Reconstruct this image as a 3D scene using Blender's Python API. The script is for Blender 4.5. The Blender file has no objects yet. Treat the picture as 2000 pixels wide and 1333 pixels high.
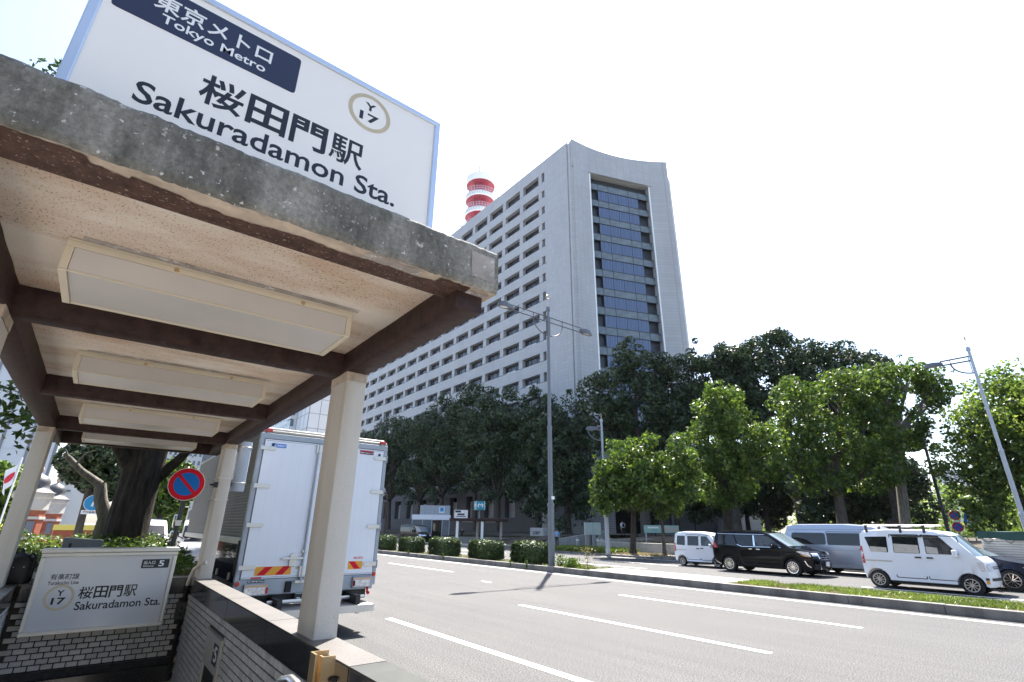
import bpy, bmesh, math, random
import numpy as np
from mathutils import Vector, Matrix
R = math.radians
sc = bpy.context.scene
COL = sc.collection
random.seed(7)
# ------------------------------------------------------------------ camera
F, EYE = 977.3, 1.75
PT, YW, RL = R(20.467), R(37.936), R(.709)
_s, _c = math.sin(YW), math.cos(YW)
_fw = Vector((_s*math.cos(PT), _c*math.cos(PT), math.sin(PT)))
_r = Vector((_c, -_s, 0)); _u = _r.cross(_fw)
_r, _u = _r*math.cos(RL)+_u*math.sin(RL), -_r*math.sin(RL)+_u*math.cos(RL)
cam = bpy.data.cameras.new('camera'); camo = bpy.data.objects.new('camera', cam); COL.objects.link(camo)
cam.sensor_width = 36; cam.lens = F/2000*36; cam.clip_start = .05; cam.clip_end = 6000
camo.matrix_world = Matrix(((_r.x, _u.x, -_fw.x, 0), (_r.y, _u.y, -_fw.y, 0), (_r.z, _u.z, -_fw.z, EYE), (0, 0, 0, 1)))
sc.camera = camo
# ------------------------------------------------------------------ sky, sun, exposure
SUN_EL, SUN_AZ = R(60), R(45.5)        # azimuth from +Y towards +X
w = bpy.data.worlds.new('World'); sc.world = w; w.use_nodes = True
nt = w.node_tree; bg = nt.nodes['Background']; sky = nt.nodes.new('ShaderNodeTexSky')
sky.sky_type = 'NISHITA'; sky.sun_disc = False; sky.sun_elevation = SUN_EL; sky.sun_rotation = SUN_AZ
sky.air_density = 1.0; sky.dust_density = 2.0; sky.ozone_density = 1.0
nt.links.new(sky.outputs[0], bg.inputs[0]); bg.inputs[1].default_value = .1
sl = bpy.data.lights.new('sun', 'SUN'); sl.energy = 5.0; sl.angle = R(.53); sl.color = (1, .95, .88)
so = bpy.data.objects.new('sun', sl); COL.objects.link(so)
so.rotation_euler = Vector((math.sin(SUN_AZ)*math.cos(SUN_EL), math.cos(SUN_AZ)*math.cos(SUN_EL), math.sin(SUN_EL))).to_track_quat('Z', 'Y').to_euler()
so.location = (30, 30, 60)
vs = sc.view_settings; vs.view_transform = 'Standard'; vs.look = 'None'; vs.exposure = 1.95; vs.gamma = 1; vs.use_curve_mapping = False
sc.render.engine = 'CYCLES'; sc.cycles.max_bounces = 8; sc.cycles.transparent_max_bounces = 8; sc.cycles.use_denoising = True
sc.cycles.sample_clamp_indirect = 6

# ------------------------------------------------------------------ materials
MATS = {}
def nodes(name):
    m = bpy.data.materials.new(name); m.use_nodes = True
    return m, m.node_tree.nodes, m.node_tree.links, m.node_tree.nodes['Principled BSDF']
class NB:
    """small node helper"""
    def __init__(s, name): s.m, s.N, s.L, s.b = nodes(name); MATS[name] = s.m
    def n(s, t, **k):
        x = s.N.new('ShaderNode'+t)
        for a, v in k.items(): setattr(x, a, v)
        return x
    def co(s, kind='Object'): return s.n('TexCoord').outputs[kind]
    def pos(s): return s.n('NewGeometry').outputs['Position']
    def noise(s, v, scale, detail=4, rough=.55, sc3=None):
        x = s.n('TexNoise'); x.inputs['Scale'].default_value = scale; x.inputs['Detail'].default_value = detail; x.inputs['Roughness'].default_value = rough
        if sc3:
            mp = s.n('Mapping'); mp.inputs['Scale'].default_value = sc3; s.L.new(v, mp.inputs[0]); v = mp.outputs[0]
        s.L.new(v, x.inputs['Vector']); return x.outputs['Fac']
    def ramp(s, f, stops):
        x = s.n('ValToRGB'); e = x.color_ramp.elements
        while len(e) < len(stops): e.new(.5)
        for i, (p, c) in enumerate(stops): e[i].position = p; e[i].color = c if len(c) == 4 else (*c, 1)
        s.L.new(f, x.inputs[0]); return x.outputs[0]
    def mix(s, f, a, b, mode='MIX'):
        x = s.n('MixRGB', blend_type=mode)
        for i, v in ((0, f), (1, a), (2, b)):
            if isinstance(v, (int, float)): x.inputs[i].default_value = v
            elif isinstance(v, tuple): x.inputs[i].default_value = (*v, 1) if len(v) == 3 else v
            else: s.L.new(v, x.inputs[i])
        return x.outputs[0]
    def base(s, c):
        if isinstance(c, tuple): s.b.inputs['Base Color'].default_value = (*c, 1)
        else: s.L.new(c, s.b.inputs['Base Color'])
    def bump(s, f, st=.3, d=.01):
        x = s.n('Bump'); x.inputs['Strength'].default_value = st; x.inputs['Distance'].default_value = d
        s.L.new(f, x.inputs['Height']); s.L.new(x.outputs[0], s.b.inputs['Normal'])
    def set(s, rough=.6, metal=0, spec=.5, coat=0, trans=0):
        s.b.inputs['Roughness'].default_value = rough; s.b.inputs['Metallic'].default_value = metal
        s.b.inputs['Specular IOR Level'].default_value = spec; s.b.inputs['Coat Weight'].default_value = coat
        s.b.inputs['Transmission Weight'].default_value = trans
        if coat: s.b.inputs['Coat Roughness'].default_value = .04
        return s
W1 = (0, 0, 0); W2 = (1, 1, 1)
def mat(name, c, rough=.6, metal=0, spec=.5, coat=0, nz=None, bp=None, dirt=None):
    """plain surface with mottling nz=(scale, amount), relief bp=(scale, strength, dist), dirt=(scale, colour, lo, hi)"""
    b = NB(name).set(rough, metal, spec, coat); v = b.co()
    col = c
    if nz:
        f = b.noise(v, nz[0], 5)
        col = b.mix(b.ramp(f, [(.3, W1), (.7, W2)]), tuple(x*(1-nz[1]) for x in c), tuple(min(1, x*(1+nz[1])) for x in c))
    if dirt:
        col = b.mix(b.ramp(b.noise(v, dirt[0], 8, .65), [(dirt[2], W1), (dirt[3], W2)]), col, dirt[1])
    b.base(col)
    if bp: b.bump(b.noise(v, bp[0], 5), bp[1], bp[2])
    return b.m
def M_(n): return MATS[n]

def make_materials():
    # asphalt with light aggregate
    b = NB('asphalt').set(.8, spec=.3); p = b.pos()
    f1 = b.noise(p, 48, 3, .8); f2 = b.noise(p, .35, 5); f3 = b.noise(p, 1.0, 4, .6, (3, .12, 1))
    c = b.ramp(f1, [(.38, (.018, .018, .019)), (.5, (.066, .065, .064)), (.62, (.16, .158, .155))])
    c = b.mix(b.ramp(f2, [(.3, (.86, .86, .87)), (.7, (1.06, 1.05, 1.04))]), (0, 0, 0), c, 'MULTIPLY') if 0 else b.mix(1.0, c, b.ramp(f2, [(.3, (.88, .88, .9)), (.7, (1, 1, 1))]), 'MULTIPLY')
    c = b.mix(1.0, c, b.ramp(f3, [(.35, (.84, .84, .845)), (.65, (1, 1, 1))]), 'MULTIPLY')
    b.base(c); b.bump(f1, .5, .006)
    b = NB('paving').set(.85); p = b.pos()
    br = b.n('TexBrick'); br.inputs['Scale'].default_value = 1; br.inputs['Brick Width'].default_value = .3; br.inputs['Row Height'].default_value = .3; br.inputs['Mortar Size'].default_value = .006; br.offset = 0
    for i, cc in ((1, (.27, .26, .25)), (2, (.23, .225, .22)), (3, (.12, .115, .11))): br.inputs[i].default_value = (*cc, 1)
    b.L.new(p, br.inputs[0]); b.base(b.mix(1.0, br.outputs[0], b.ramp(b.noise(p, 1.3, 6), [(.3, (.8, .8, .8)), (.7, (1, 1, 1))]), 'MULTIPLY'))
    b = NB('line_paint').set(.6); p = b.pos()
    b.base(b.mix(b.ramp(b.noise(p, 40, 3, .7), [(.34, W1), (.46, W2)]), (.3, .3, .29), (.8, .8, .78)))
    mat('soil', (.06, .048, .034), .95, nz=(3, .35), bp=(20, .6, .03))
    mat('ground_far', (.16, .16, .15), .9, nz=(.05, .2))
    b = NB('kerb').set(.85); p = b.pos()
    f = b.noise(p, 2, 6, .6, (1, 1, .15)); g = b.noise(p, 30, 4, .7)
    c = b.mix(b.ramp(f, [(.4, W1), (.62, W2)]), (.2, .19, .175), (.115, .108, .1)); c = b.mix(b.ramp(g, [(.62, W1), (.75, W2)]), c, (.38, .36, .33)); b.base(c); b.bump(g, .5, .01)
    # weathered canopy concrete
    b = NB('concrete_old').set(.9); v = b.co()
    st = b.noise(v, 3.4, 9, .72, (1, 1, .4)); bl = b.noise(v, 1.1, 6, .6); sp = b.noise(v, 30, 5, .6); wh = b.noise(v, 11, 9, .7)
    c = b.ramp(bl, [(.3, (.22, .205, .18)), (.5, (.36, .34, .3)), (.7, (.5, .475, .43))])
    c = b.mix(b.ramp(st, [(.4, (1, 1, 1)), (.62, (.42, .42, .4))]), c, c) if 0 else b.mix(1.0, c, b.ramp(st, [(.36, (1, 1, 1)), (.6, (.34, .345, .33))]), 'MULTIPLY')
    sx = b.n('SeparateXYZ'); b.L.new(v, sx.inputs[0])
    up = b.n('MapRange'); b.L.new(sx.outputs[2], up.inputs[0]); up.inputs[1].default_value = 3.2; up.inputs[2].default_value = 3.36
    mm = b.n('Math', operation='MULTIPLY'); b.L.new(up.outputs[0], mm.inputs[0]); b.L.new(b.noise(v, 9, 5, .6), mm.inputs[1])
    c = b.mix(b.ramp(mm.outputs[0], [(.22, W1), (.5, W2)]), c, (.04, .04, .037))
    c = b.mix(1.0, c, b.ramp(b.noise(v, 40, 7, .75), [(.35, (.62, .62, .61)), (.6, (1.08, 1.08, 1.08))]), 'MULTIPLY')
    c = b.mix(b.ramp(wh, [(.625, W1), (.665, W2)]), c, (.5, .48, .44))
    c = b.mix(b.ramp(b.noise(v, 3.3, 7, .6), [(.66, W1), (.69, W2)]), c, (.27, .16, .11))
    c = b.mix(b.ramp(sp, [(.63, W1), (.67, W2)]), c, (.55, .53, .5)); b.base(c)
    b.bump(b.mix(.5, wh, sp), .7, .012)
    mat('concrete_patch', (.36, .32, .29), .9, nz=(9, .22), dirt=(14, (.62, .6, .56), .56, .63), bp=(25, .5, .01))
    # brown painted beams, flaking
    b = NB('brown_paint').set(.62, spec=.35); v = b.co()
    f = b.noise(v, 14, 6, .65); g = b.noise(v, 90, 3, .6)
    c = b.ramp(f, [(.35, (.02, .0085, .007)), (.65, (.05, .022, .017))]); c = b.mix(b.ramp(g, [(.66, W1), (.72, W2)]), c, (.08, .045, .036)); b.base(c); b.bump(g, .6, .004)
    b = NB('brown_band').set(.7, spec=.3); v = b.co()
    f = b.noise(v, 14, 6, .65); g = b.noise(v, 60, 4, .65); h = b.noise(v, 1.3, 4, .5, (1, 1, 1))
    c = b.ramp(f, [(.35, (.05, .026, .02)), (.65, (.11, .058, .045))]); c = b.mix(b.ramp(g, [(.6, W1), (.68, W2)]), c, (.34, .25, .19)); b.base(c); b.bump(g, .6, .004)
    # stucco soffit with brown mould specks
    b = NB('soffit').set(.9); v = b.co()
    sp = b.noise(v, 95, 3, .7, (1.0, .6, 1)); reg = b.noise(v, 1.6, 5, .6, (.6, 1.6, 1)); st = b.noise(v, 1.2, 5, .6)
    c = b.mix(b.ramp(st, [(.35, W1), (.7, W2)]), (.78, .71, .62), (.68, .6, .5))
    mm = b.n('Math', operation='MULTIPLY'); b.L.new(b.ramp(sp, [(.57, W1), (.66, W2)]), mm.inputs[0]); b.L.new(b.ramp(reg, [(.42, (.15, .15, .15)), (.6, W2)]), mm.inputs[1])
    c = b.mix(b.ramp(reg, [(.43, W1), (.68, (.85, .85, .85))]), c, (.56, .38, .25))
    c = b.mix(mm.outputs[0], c, (.16, .09, .06)); b.base(c); b.bump(b.noise(v, 130, 3, .6), .5, .004)
    b = NB('column_paint').set(.8, spec=.3); v = b.co()
    st = b.noise(v, 3, 6, .6, (1, 1, .12)); g = b.noise(v, 60, 4, .7)
    c = b.mix(b.ramp(st, [(.4, W1), (.7, W2)]), (.62, .59, .54), (.5, .45, .38)); c = b.mix(b.ramp(g, [(.62, W1), (.75, W2)]), c, (.42, .37, .31)); b.base(c); b.bump(g, .6, .006)
    mat('stain_plaster', (.5, .41, .32), .9, nz=(10, .3), bp=(40, .6, .01))
    mat('cream_metal', (.68, .6, .46), .5, nz=(3, .06), dirt=(5, (.4, .2, .08), .7, .76))
    b = NB('diffuser').set(.35, spec=.4); b.base(b.mix(b.ramp(b.noise(b.co(), 1.5, 3), [(.3, W1), (.7, W2)]), (.64, .6, .56), (.56, .53, .5)))
    b.b.inputs['Subsurface Weight'].default_value = 0
    mat('sign_white', (.9, .865, .82), .25, nz=(1.2, .02)); mat('sign_white_shaded', (.6, .6, .61), .12, nz=(1.2, .03)); mat('granite_grey', (.045, .048, .043), .4, nz=(5, .35), dirt=(3, (.07, .072, .068), .5, .62)); mat('lamp_grey', (.1, .105, .12), .5, nz=(6, .06))
    mat('sign_frame', (.62, .68, .78), .35, .6, nz=(2, .04))
    mat('navy', (.02, .025, .06), .35, nz=(2, .08)); mat('ink', (.012, .013, .02), .4); mat('print_white', (.82, .82, .82), .4)
    mat('ring_gold', (.56, .47, .32), .45, nz=(8, .06)); mat('steel', (.55, .55, .55), .28, .9, nz=(5, .06)); mat('alu', (.6, .58, .54), .4, .6, nz=(6, .05))
    mat('granite', (.028, .027, .028), .12, spec=.6, nz=(120, .5), dirt=(90, (.11, .105, .1), .6, .68))
    mat('granite_top', (.09, .083, .075), .5, nz=(60, .4), dirt=(2.5, (.11, .1, .09), .45, .62))
    mat('mortar', (.05, .048, .045), .95, nz=(20, .3))
    for i, c in enumerate(((.52, .51, .5), (.44, .43, .42), (.58, .57, .55))): mat('tile%d' % i, c, .3, nz=(30, .06), dirt=(10, (.2, .19, .18), .66, .75))
    mat('brass', (.62, .46, .27), .3, .85, nz=(4, .06)); mat('black', (.012, .012, .013), .5, nz=(20, .2)); mat('dark_steel', (.06, .062, .065), .45, .3, nz=(10, .1))
    mat('rubber', (.018, .018, .019), .85, nz=(30, .2)); mat('chrome', (.75, .75, .76), .12, 1); mat('red', (.62, .012, .03), .5, spec=.15, nz=(5, .04)); mat('blue', (.01, .17, .6), .5, spec=.15, nz=(5, .04))
    mat('sky_blue', (.03, .26, .52), .35); mat('teal', (.02, .28, .36), .4, nz=(6, .06)); mat('orange', (.75, .33, .02), .35); mat('lens_amber', (.62, .4, .25), .2, spec=.6); mat('joint_pale', (.66, .68, .72), .5); mat('lens_red', (.5, .02, .015), .2, spec=.6)
    mat('lamp_clear', (.72, .72, .74), .12, .45, .8, nz=(25, .35)); mat('pole_grey', (.16, .175, .195), .5, .1, nz=(6, .06)); mat('pole_light', (.36, .4, .45), .5, .1, nz=(6, .05))
    # vehicle paints
    for n, c, me in (('white', (.78, .79, .81), 0), ('black', (.008, .008, .01), .2), ('silver', (.42, .46, .54), .55), ('navy', (.02, .025, .045), .3), ('offwhite', (.7, .7, .7), 0)):
        mat('paint_'+n, c,   .06 if n in ('black', 'navy') else .3, me, .18 if n in ('black', 'navy') else .3, .06 if n in ('black', 'navy') else .35, nz=(1.5, .02))
    b = NB('glass_dark').set(.03, spec=.6); b.base((.012, .014, .016))
    b = NB('glass_cabin').set(.04, spec=.6); b.base(b.mix(b.ramp(b.noise(b.co(), 3, 2), [(.45, W1), (.55, W2)]), (.015, .017, .018), (.06, .065, .065)))
    b = NB('glass_shield').set(.04, spec=.7); b.base((.12, .16, .18))
    mat('truck_door', (.74, .76, .8), .4, nz=(1.5, .03), dirt=(4, (.55, .55, .54), .68, .8)); mat('truck_grey', (.33, .36, .4), .45, .2, nz=(5, .06))
    mat('truck_alu', (.36, .35, .33), .42, .75, nz=(2, .1), dirt=(6, (.2, .19, .17), .55, .75)); mat('truck_side', (.15, .143, .13), .5, .4, nz=(2, .15), dirt=(6, (.08, .075, .07), .5, .7)); mat('curtain', (.5, .45, .38), .9, nz=(8, .12))
    # police building
    b = NB('tile_wall').set(.55); v = b.co()
    br = b.n('TexBrick'); br.offset = 0
    br.inputs['Scale'].default_value = 1; br.inputs['Brick Width'].default_value = .9; br.inputs['Row Height'].default_value = .66; br.inputs['Mortar Size'].default_value = .03
    for i, cc in ((1, (.42, .425, .44)), (2, (.385, .39, .405)), (3, (.33, .335, .35))): br.inputs[i].default_value = (*cc, 1)
    cx = b.n('SeparateXYZ'); b.L.new(v, cx.inputs[0]); ad = b.n('Math', operation='ADD'); b.L.new(cx.outputs[0], ad.inputs[0]); b.L.new(cx.outputs[1], ad.inputs[1])
    cm = b.n('CombineXYZ'); b.L.new(ad.outputs[0], cm.inputs[0]); b.L.new(cx.outputs[2], cm.inputs[1]); b.L.new(cm.outputs[0], br.inputs[0])
    st = b.noise(v, .25, 6, .6, (1, 1, .3))
    b.base(b.mix(1.0, br.outputs[0], b.ramp(st, [(.3, (.88, .87, .87)), (.7, (1, 1, 1))]), 'MULTIPLY'))
    mat('reveal', (.5, .48, .46), .7, nz=(2, .06)); b = NB('glass_office').set(.05, spec=.6); b.base(b.mix(b.ramp(b.noise(b.co(), .8, 2), [(.4, W1), (.6, W2)]), (.015, .016, .022), (.05, .052, .062)))
    b = NB('glass_blue').set(.12, spec=.7); b.base(b.mix(b.ramp(b.noise(b.co(), 3, 4, .6, (3, 3, .05)), [(.4, W1), (.65, W2)]), (.06, .085, .16), (.12, .16, .27)))
    b = NB('spandrel').set(.2, spec=.5); b.base(b.mix(b.ramp(b.noise(b.co(), .6, 3), [(.35, W1), (.65, W2)]), (.115, .14, .16), (.165, .195, .215)))
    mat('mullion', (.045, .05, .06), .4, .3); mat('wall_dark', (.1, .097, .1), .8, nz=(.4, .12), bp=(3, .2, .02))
    b = NB('brick_podium').set(.7); v = b.co(); br = b.n('TexBrick'); br.offset = 0; br.inputs['Scale'].default_value = 1; br.inputs['Brick Width'].default_value = .5; br.inputs['Row Height'].default_value = .3; br.inputs['Mortar Size'].default_value = .03
    for i, cc in ((1, (.4, .4, .4)), (2, (.36, .36, .36)), (3, (.2, .2, .2))): br.inputs[i].default_value = (*cc, 1)
    cx = b.n('SeparateXYZ'); b.L.new(v, cx.inputs[0]); ad = b.n('Math', operation='SUBTRACT'); b.L.new(cx.outputs[0], ad.inputs[0]); b.L.new(cx.outputs[1], ad.inputs[1]); cm = b.n('CombineXYZ'); b.L.new(ad.outputs[0], cm.inputs[0]); b.L.new(cx.outputs[2], cm.inputs[1]); b.L.new(cm.outputs[0], br.inputs[0]); b.base(br.outputs[0])
    mat('tower_white', (.78, .8, .82), .5, nz=(.5, .04)); mat('tower_red', (.42, .075, .11), .5, nz=(.5, .1))  # tower red paled, distance haze mixed into its colour
    mat('panel_pale', (.55, .57, .6), .5, nz=(.05, .06)); mat('panel_seam', (.2, .21, .23), .7); mat('bld_far', (.5, .52, .55), .7, nz=(.03, .08)); mat('bld_cream', (.5, .47, .43), .8, nz=(.05, .1)); mat('win_far', (.12, .15, .19), .15)
    mat('red_brick', (.26, .075, .04), .8, nz=(4, .2), bp=(14, .4, .02)); mat('stone_white', (.42, .41, .39), .7, nz=(3, .1)); mat('slate', (.07, .07, .075), .5, nz=(8, .3)); mat('copper', (.6, .45, .33), .4, .5)
    mat('flag_white', (.8, .8, .82), .8); mat('flag_red', (.62, .03, .06), .8); mat('concrete', (.33, .32, .3), .85, nz=(2, .15), dirt=(6, (.2, .19, .175), .52, .7), bp=(20, .3, .01))
    mat('box_green', (.42, .47, .42), .55, nz=(2, .05)); mat('board_teal', (.25, .45, .42), .5, nz=(3, .12)); mat('tarp', (.015, .06, .045), .6, nz=(3, .25)); mat('rust', (.09, .055, .045), .7, .2, nz=(6, .2)); mat('yellow', (.6, .5, .1), .6)
    # bark
    for n, c1, c2 in (('bark', (.045, .038, .032), (.13, .115, .1)), ('bark_pale', (.11, .1, .085), (.26, .24, .2)), ('bark_dark', (.02, .017, .015), (.075, .065, .055))):
        b = NB(n).set(.95, spec=.2); v = b.pos(); f = b.noise(v, 6, 8, .7, (2.2, 2.2, .35)); b.base(b.ramp(f, [(.35, c1), (.65, c2)])); b.bump(f, 1.0, .06)
    # leaves: per-leaf variation, some light passing through
    for n, cs, tl in (('leaf_camphor', ((.012, .026, .01), (.032, .058, .022), (.1, .14, .06)), .18), ('leaf_plane', ((.03, .065, .014), (.085, .15, .028), (.2, .28, .055)), .42), ('leaf_street', ((.025, .05, .012), (.05, .09, .018), (.09, .15, .03)), .3), ('leaf_light', ((.06, .11, .025), (.14, .22, .05), (.28, .34, .09)), .48),
                      ('leaf_hedge', ((.03, .055, .018), (.06, .1, .03), (.14, .19, .06)), .25), ('leaf_azalea', ((.045, .09, .02), (.1, .17, .035), (.2, .27, .06)), .35), ('grass', ((.09, .15, .02), (.16, .24, .04), (.26, .27, .1)), .35), ('grass_dry', ((.2, .15, .09), (.3, .24, .15), (.42, .34, .22)), .2)):
        b = NB(n).set(.42, spec=.35); g = b.n('NewGeometry')
        c = b.ramp(g.outputs['Random Per Island'], [(.0, cs[0]), (.6, cs[1]), (1., cs[2])])
        c = b.mix(1.0, c, b.ramp(b.noise(g.outputs['Position'], .7, 3), [(.32, (.6, .64, .6)), (.68, (1.1, 1.1, 1.05))]), 'MULTIPLY'); b.base(c)
        t = b.n('BsdfTranslucent'); b.L.new(b.mix(1.0, c, (1.15, 1.1, .6), 'MULTIPLY'), t.inputs[0]); mx = b.n('MixShader'); mx.inputs[0].default_value = tl
        b.L.new(b.b.outputs[0], mx.inputs[1]); b.L.new(t.outputs[0], mx.inputs[2]); b.L.new(mx.outputs[0], b.N['Material Output'].inputs[0])
    for n, c in (('skin', (.45, .28, .2)), ('shirt_blue', (.25, .4, .6)), ('shirt_white', (.7, .72, .74)), ('trousers', (.012, .013, .018)), ('hair', (.01, .009, .008)), ('vest', (.03, .04, .07))): mat(n, c, .8, nz=(6, .08))
    b = NB('bottle').set(.08, spec=.5); b.b.inputs['Transmission Weight'].default_value = .8; b.base((.85, .88, .9))
make_materials()

# ------------------------------------------------------------------ geometry helpers
def rpoly(pts, r, n=4):
    """round the corners of a 2D polygon"""
    out = []; k = len(pts)
    for i in range(k):
        p, a, c = Vector(pts[i]), Vector(pts[i-1]), Vector(pts[(i+1) % k])
        d1, d2 = (a-p), (c-p); rr = min(r, d1.length*.45, d2.length*.45)
        s, e = p+d1.normalized()*rr, p+d2.normalized()*rr
        for j in range(n+1):
            t = j/n; q = s.lerp(p, t).lerp(p.lerp(e, t), t); out.append((q.x, q.y))
    return out
class MB:
    def __init__(s): s.v, s.f, s.m = [], [], []
    def add(s, vs, fs, m=0):
        o = len(s.v); s.v += [tuple(x) for x in vs]; s.f += [tuple(o+i for i in f) for f in fs]; s.m += [m]*len(fs); return s
    def box(s, x0, x1, y0, y1, z0, z1, m=0):
        return s.add([(x, y, z) for z in (z0, z1) for y in (y0, y1) for x in (x0, x1)], [(0, 2, 3, 1), (4, 5, 7, 6), (0, 1, 5, 4), (2, 6, 7, 3), (0, 4, 6, 2), (1, 3, 7, 5)], m)
    def obox(s, c, ax, ay, az, m=0):
        """box from centre and three half-axis vectors"""
        c, ax, ay, az = map(Vector, (c, ax, ay, az))
        return s.add([c+ax*i+ay*j+az*k for k in (-1, 1) for j in (-1, 1) for i in (-1, 1)], [(0, 2, 3, 1), (4, 5, 7, 6), (0, 1, 5, 4), (2, 6, 7, 3), (0, 4, 6, 2), (1, 3, 7, 5)], m)
    def prism(s, pts, fn, a, b, m=0):
        """extrude a 2D polygon; fn(u, v, t) -> xyz"""
        n = len(pts); va = [fn(u, v, a) for u, v in pts]+[fn(u, v, b) for u, v in pts]
        return s.add(va, [tuple(range(n-1, -1, -1)), tuple(range(n, 2*n))]+[(i, (i+1) % n, n+(i+1) % n, n+i) for i in range(n)], m)
    def tube(s, pts, r, n=8, m=0, cap=True):
        pts = [Vector(p) for p in pts]; rs = r if isinstance(r, (list, tuple)) else [r]*len(pts); vs = []; up = None
        for i, p in enumerate(pts):
            d = (pts[min(i+1, len(pts)-1)]-pts[max(i-1, 0)]).normalized()
            if up is None: up = d.orthogonal().normalized()
            up = (up-d*up.dot(d)).normalized(); sd = d.cross(up)
            vs += [p+(up*math.cos(t)+sd*math.sin(t))*rs[i] for t in (2*math.pi*k/n for k in range(n))]
        fs = [(i*n+k, i*n+(k+1) % n, (i+1)*n+(k+1) % n, (i+1)*n+k) for i in range(len(pts)-1) for k in range(n)]
        if cap: fs += [tuple(range(n-1, -1, -1)), tuple((len(pts)-1)*n+k for k in range(n))]
        return s.add(vs, fs, m)
    def lathe(s, prof, c=(0, 0, 0), n=24, m=0, ax='z', cap=False):
        vs = []
        for r, h in prof:
            for k in range(n):
                t = 2*math.pi*k/n; a, b = r*math.cos(t), r*math.sin(t)
                p = {'z': (a, b, h), 'y': (a, h, b), 'x': (h, a, b)}[ax]; vs.append((c[0]+p[0], c[1]+p[1], c[2]+p[2]))
        fs = [(i*n+k, i*n+(k+1) % n, (i+1)*n+(k+1) % n, (i+1)*n+k) for i in range(len(prof)-1) for k in range(n)]
        if cap: fs += [tuple(range(n-1, -1, -1)), tuple((len(prof)-1)*n+k for k in range(n))]
        return s.add(vs, fs, m)
    def grid(s, fn, us, vs, m=0):
        nv = len(vs); return s.add([fn(u, v) for u in us for v in vs], [(i*nv+j, (i+1)*nv+j, (i+1)*nv+j+1, i*nv+j+1) for i in range(len(us)-1) for j in range(nv-1)], m)
    def mesh(s, name, mats, bevel=0, smooth=False, seg=2, angle=35, org=None):
        me = bpy.data.meshes.new(name)
        v = s.v if org is None else [(a-org[0], b-org[1], c-org[2]) for a, b, c in s.v]
        me.from_pydata(v, [], s.f)
        for x in (mats if isinstance(mats, (list, tuple)) else [mats]): me.materials.append(M_(x))
        me.polygons.foreach_set('material_index', s.m)
        bm = bmesh.new(); bm.from_mesh(me); bmesh.ops.recalc_face_normals(bm, faces=bm.faces[:])
        if bevel:
            es = [e for e in bm.edges if len(e.link_faces) == 2 and e.calc_face_angle(0) > R(angle)]
            bmesh.ops.bevel(bm, geom=es, offset=bevel, segments=seg, profile=.5, affect='EDGES', clamp_overlap=True)
        if smooth:
            for f in bm.faces: f.smooth = True
            for e in bm.edges:
                if len(e.link_faces) == 2 and e.calc_face_angle(0) > R(angle): e.smooth = False
        bm.to_mesh(me); bm.free(); return me
    def build(s, name, mats, parent=None, bevel=0, smooth=False, seg=2, angle=35, **tags):
        org = ORG.get(parent.name) if parent else None
        return link(name, s.mesh(name, mats, bevel, smooth, seg, angle, org), parent, **tags)
ORG = {}
def link(name, me, parent=None, loc=None, **tags):
    o = bpy.data.objects.new(name, me); COL.objects.link(o)
    if parent:
        o.parent = parent
        if parent.name in ORG: ORG[o.name] = ORG[parent.name]
    if loc: o.location = loc
    tag(o, **tags); return o
def tag(o, label=None, cat=None, group=None, kind=None):
    for k, v in (('label', label), ('category', cat), ('group', group), ('kind', kind)):
        if v: o[k] = v
    return o
def thing(name, label, cat, loc=(0, 0, 0), group=None, rz=0, world=True):
    """an Empty at the thing's base; with world=True its parts are given in world coordinates"""
    o = bpy.data.objects.new(name, None); COL.objects.link(o); o.location = loc; o.rotation_euler = (0, 0, rz); o.empty_display_size = .2
    if world: ORG[o.name] = tuple(loc)
    return tag(o, label, cat, group)
def copy_tree(o, parent=None):
    c = o.copy(); COL.objects.link(c); c.parent = parent
    for ch in list(o.children): copy_tree(ch, c)
    return c
def one(name, mb, mats, label=None, cat=None, base=None, bevel=0, smooth=False, group=None, kind=None, seg=2, angle=35):
    """a single-mesh thing or piece of the setting, origin at its base"""
    if base is None:
        a = np.array(mb.v); base = (float(a[:, 0].mean()), float(a[:, 1].mean()), float(a[:, 2].min()))
    o = link(name, mb.mesh(name, mats, bevel, smooth, seg, angle, base), None, base); return tag(o, label, cat, group, kind)
def struct(name, mb, mats, bevel=0, smooth=False): return one(name, mb, mats, base=(0, 0, 0), bevel=bevel, smooth=smooth, kind='structure')
def text(body, m, parent, fit, y, bold=.012, ext=.001, name='lettering', axis='-y', italic=0):
    """flat lettering fitted into (a0, a1, z0, z1) on the plane y (facing -y), or x (facing -x)"""
    c = bpy.data.curves.new(name, 'FONT'); c.body = body; c.size = 1; c.offset = bold; c.resolution_u = 3; c.extrude = .002; c.shear = italic
    o = bpy.data.objects.new(name, c); COL.objects.link(o)
    me = bpy.data.meshes.new_from_object(o.evaluated_get(bpy.context.evaluated_depsgraph_get())); bpy.data.objects.remove(o)
    n = len(me.vertices); a = np.empty(n*3); me.vertices.foreach_get('co', a); a = a.reshape(-1, 3)
    lo, hi = a.min(0), a.max(0); u = fit[0]+(a[:, 0]-lo[0])/(hi[0]-lo[0])*(fit[1]-fit[0]); v = fit[2]+(a[:, 1]-lo[1])/(hi[1]-lo[1])*(fit[3]-fit[2])
    d = np.where(a[:, 2] > 0, y-ext, y)
    q = np.stack([u, d, v], 1) if axis == '-y' else np.stack([d, u, v], 1)
    og = ORG.get(parent.name)
    if og: q = q-np.array(og)
    me.vertices.foreach_set('co', q.ravel()); me.materials.clear(); me.materials.append(M_(m)); me.update()
    return link(name, me, parent)
rng = np.random.default_rng(11)
def unit(n):
    a = rng.normal(size=(n, 3)); return a/np.linalg.norm(a, axis=1, keepdims=True)
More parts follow.
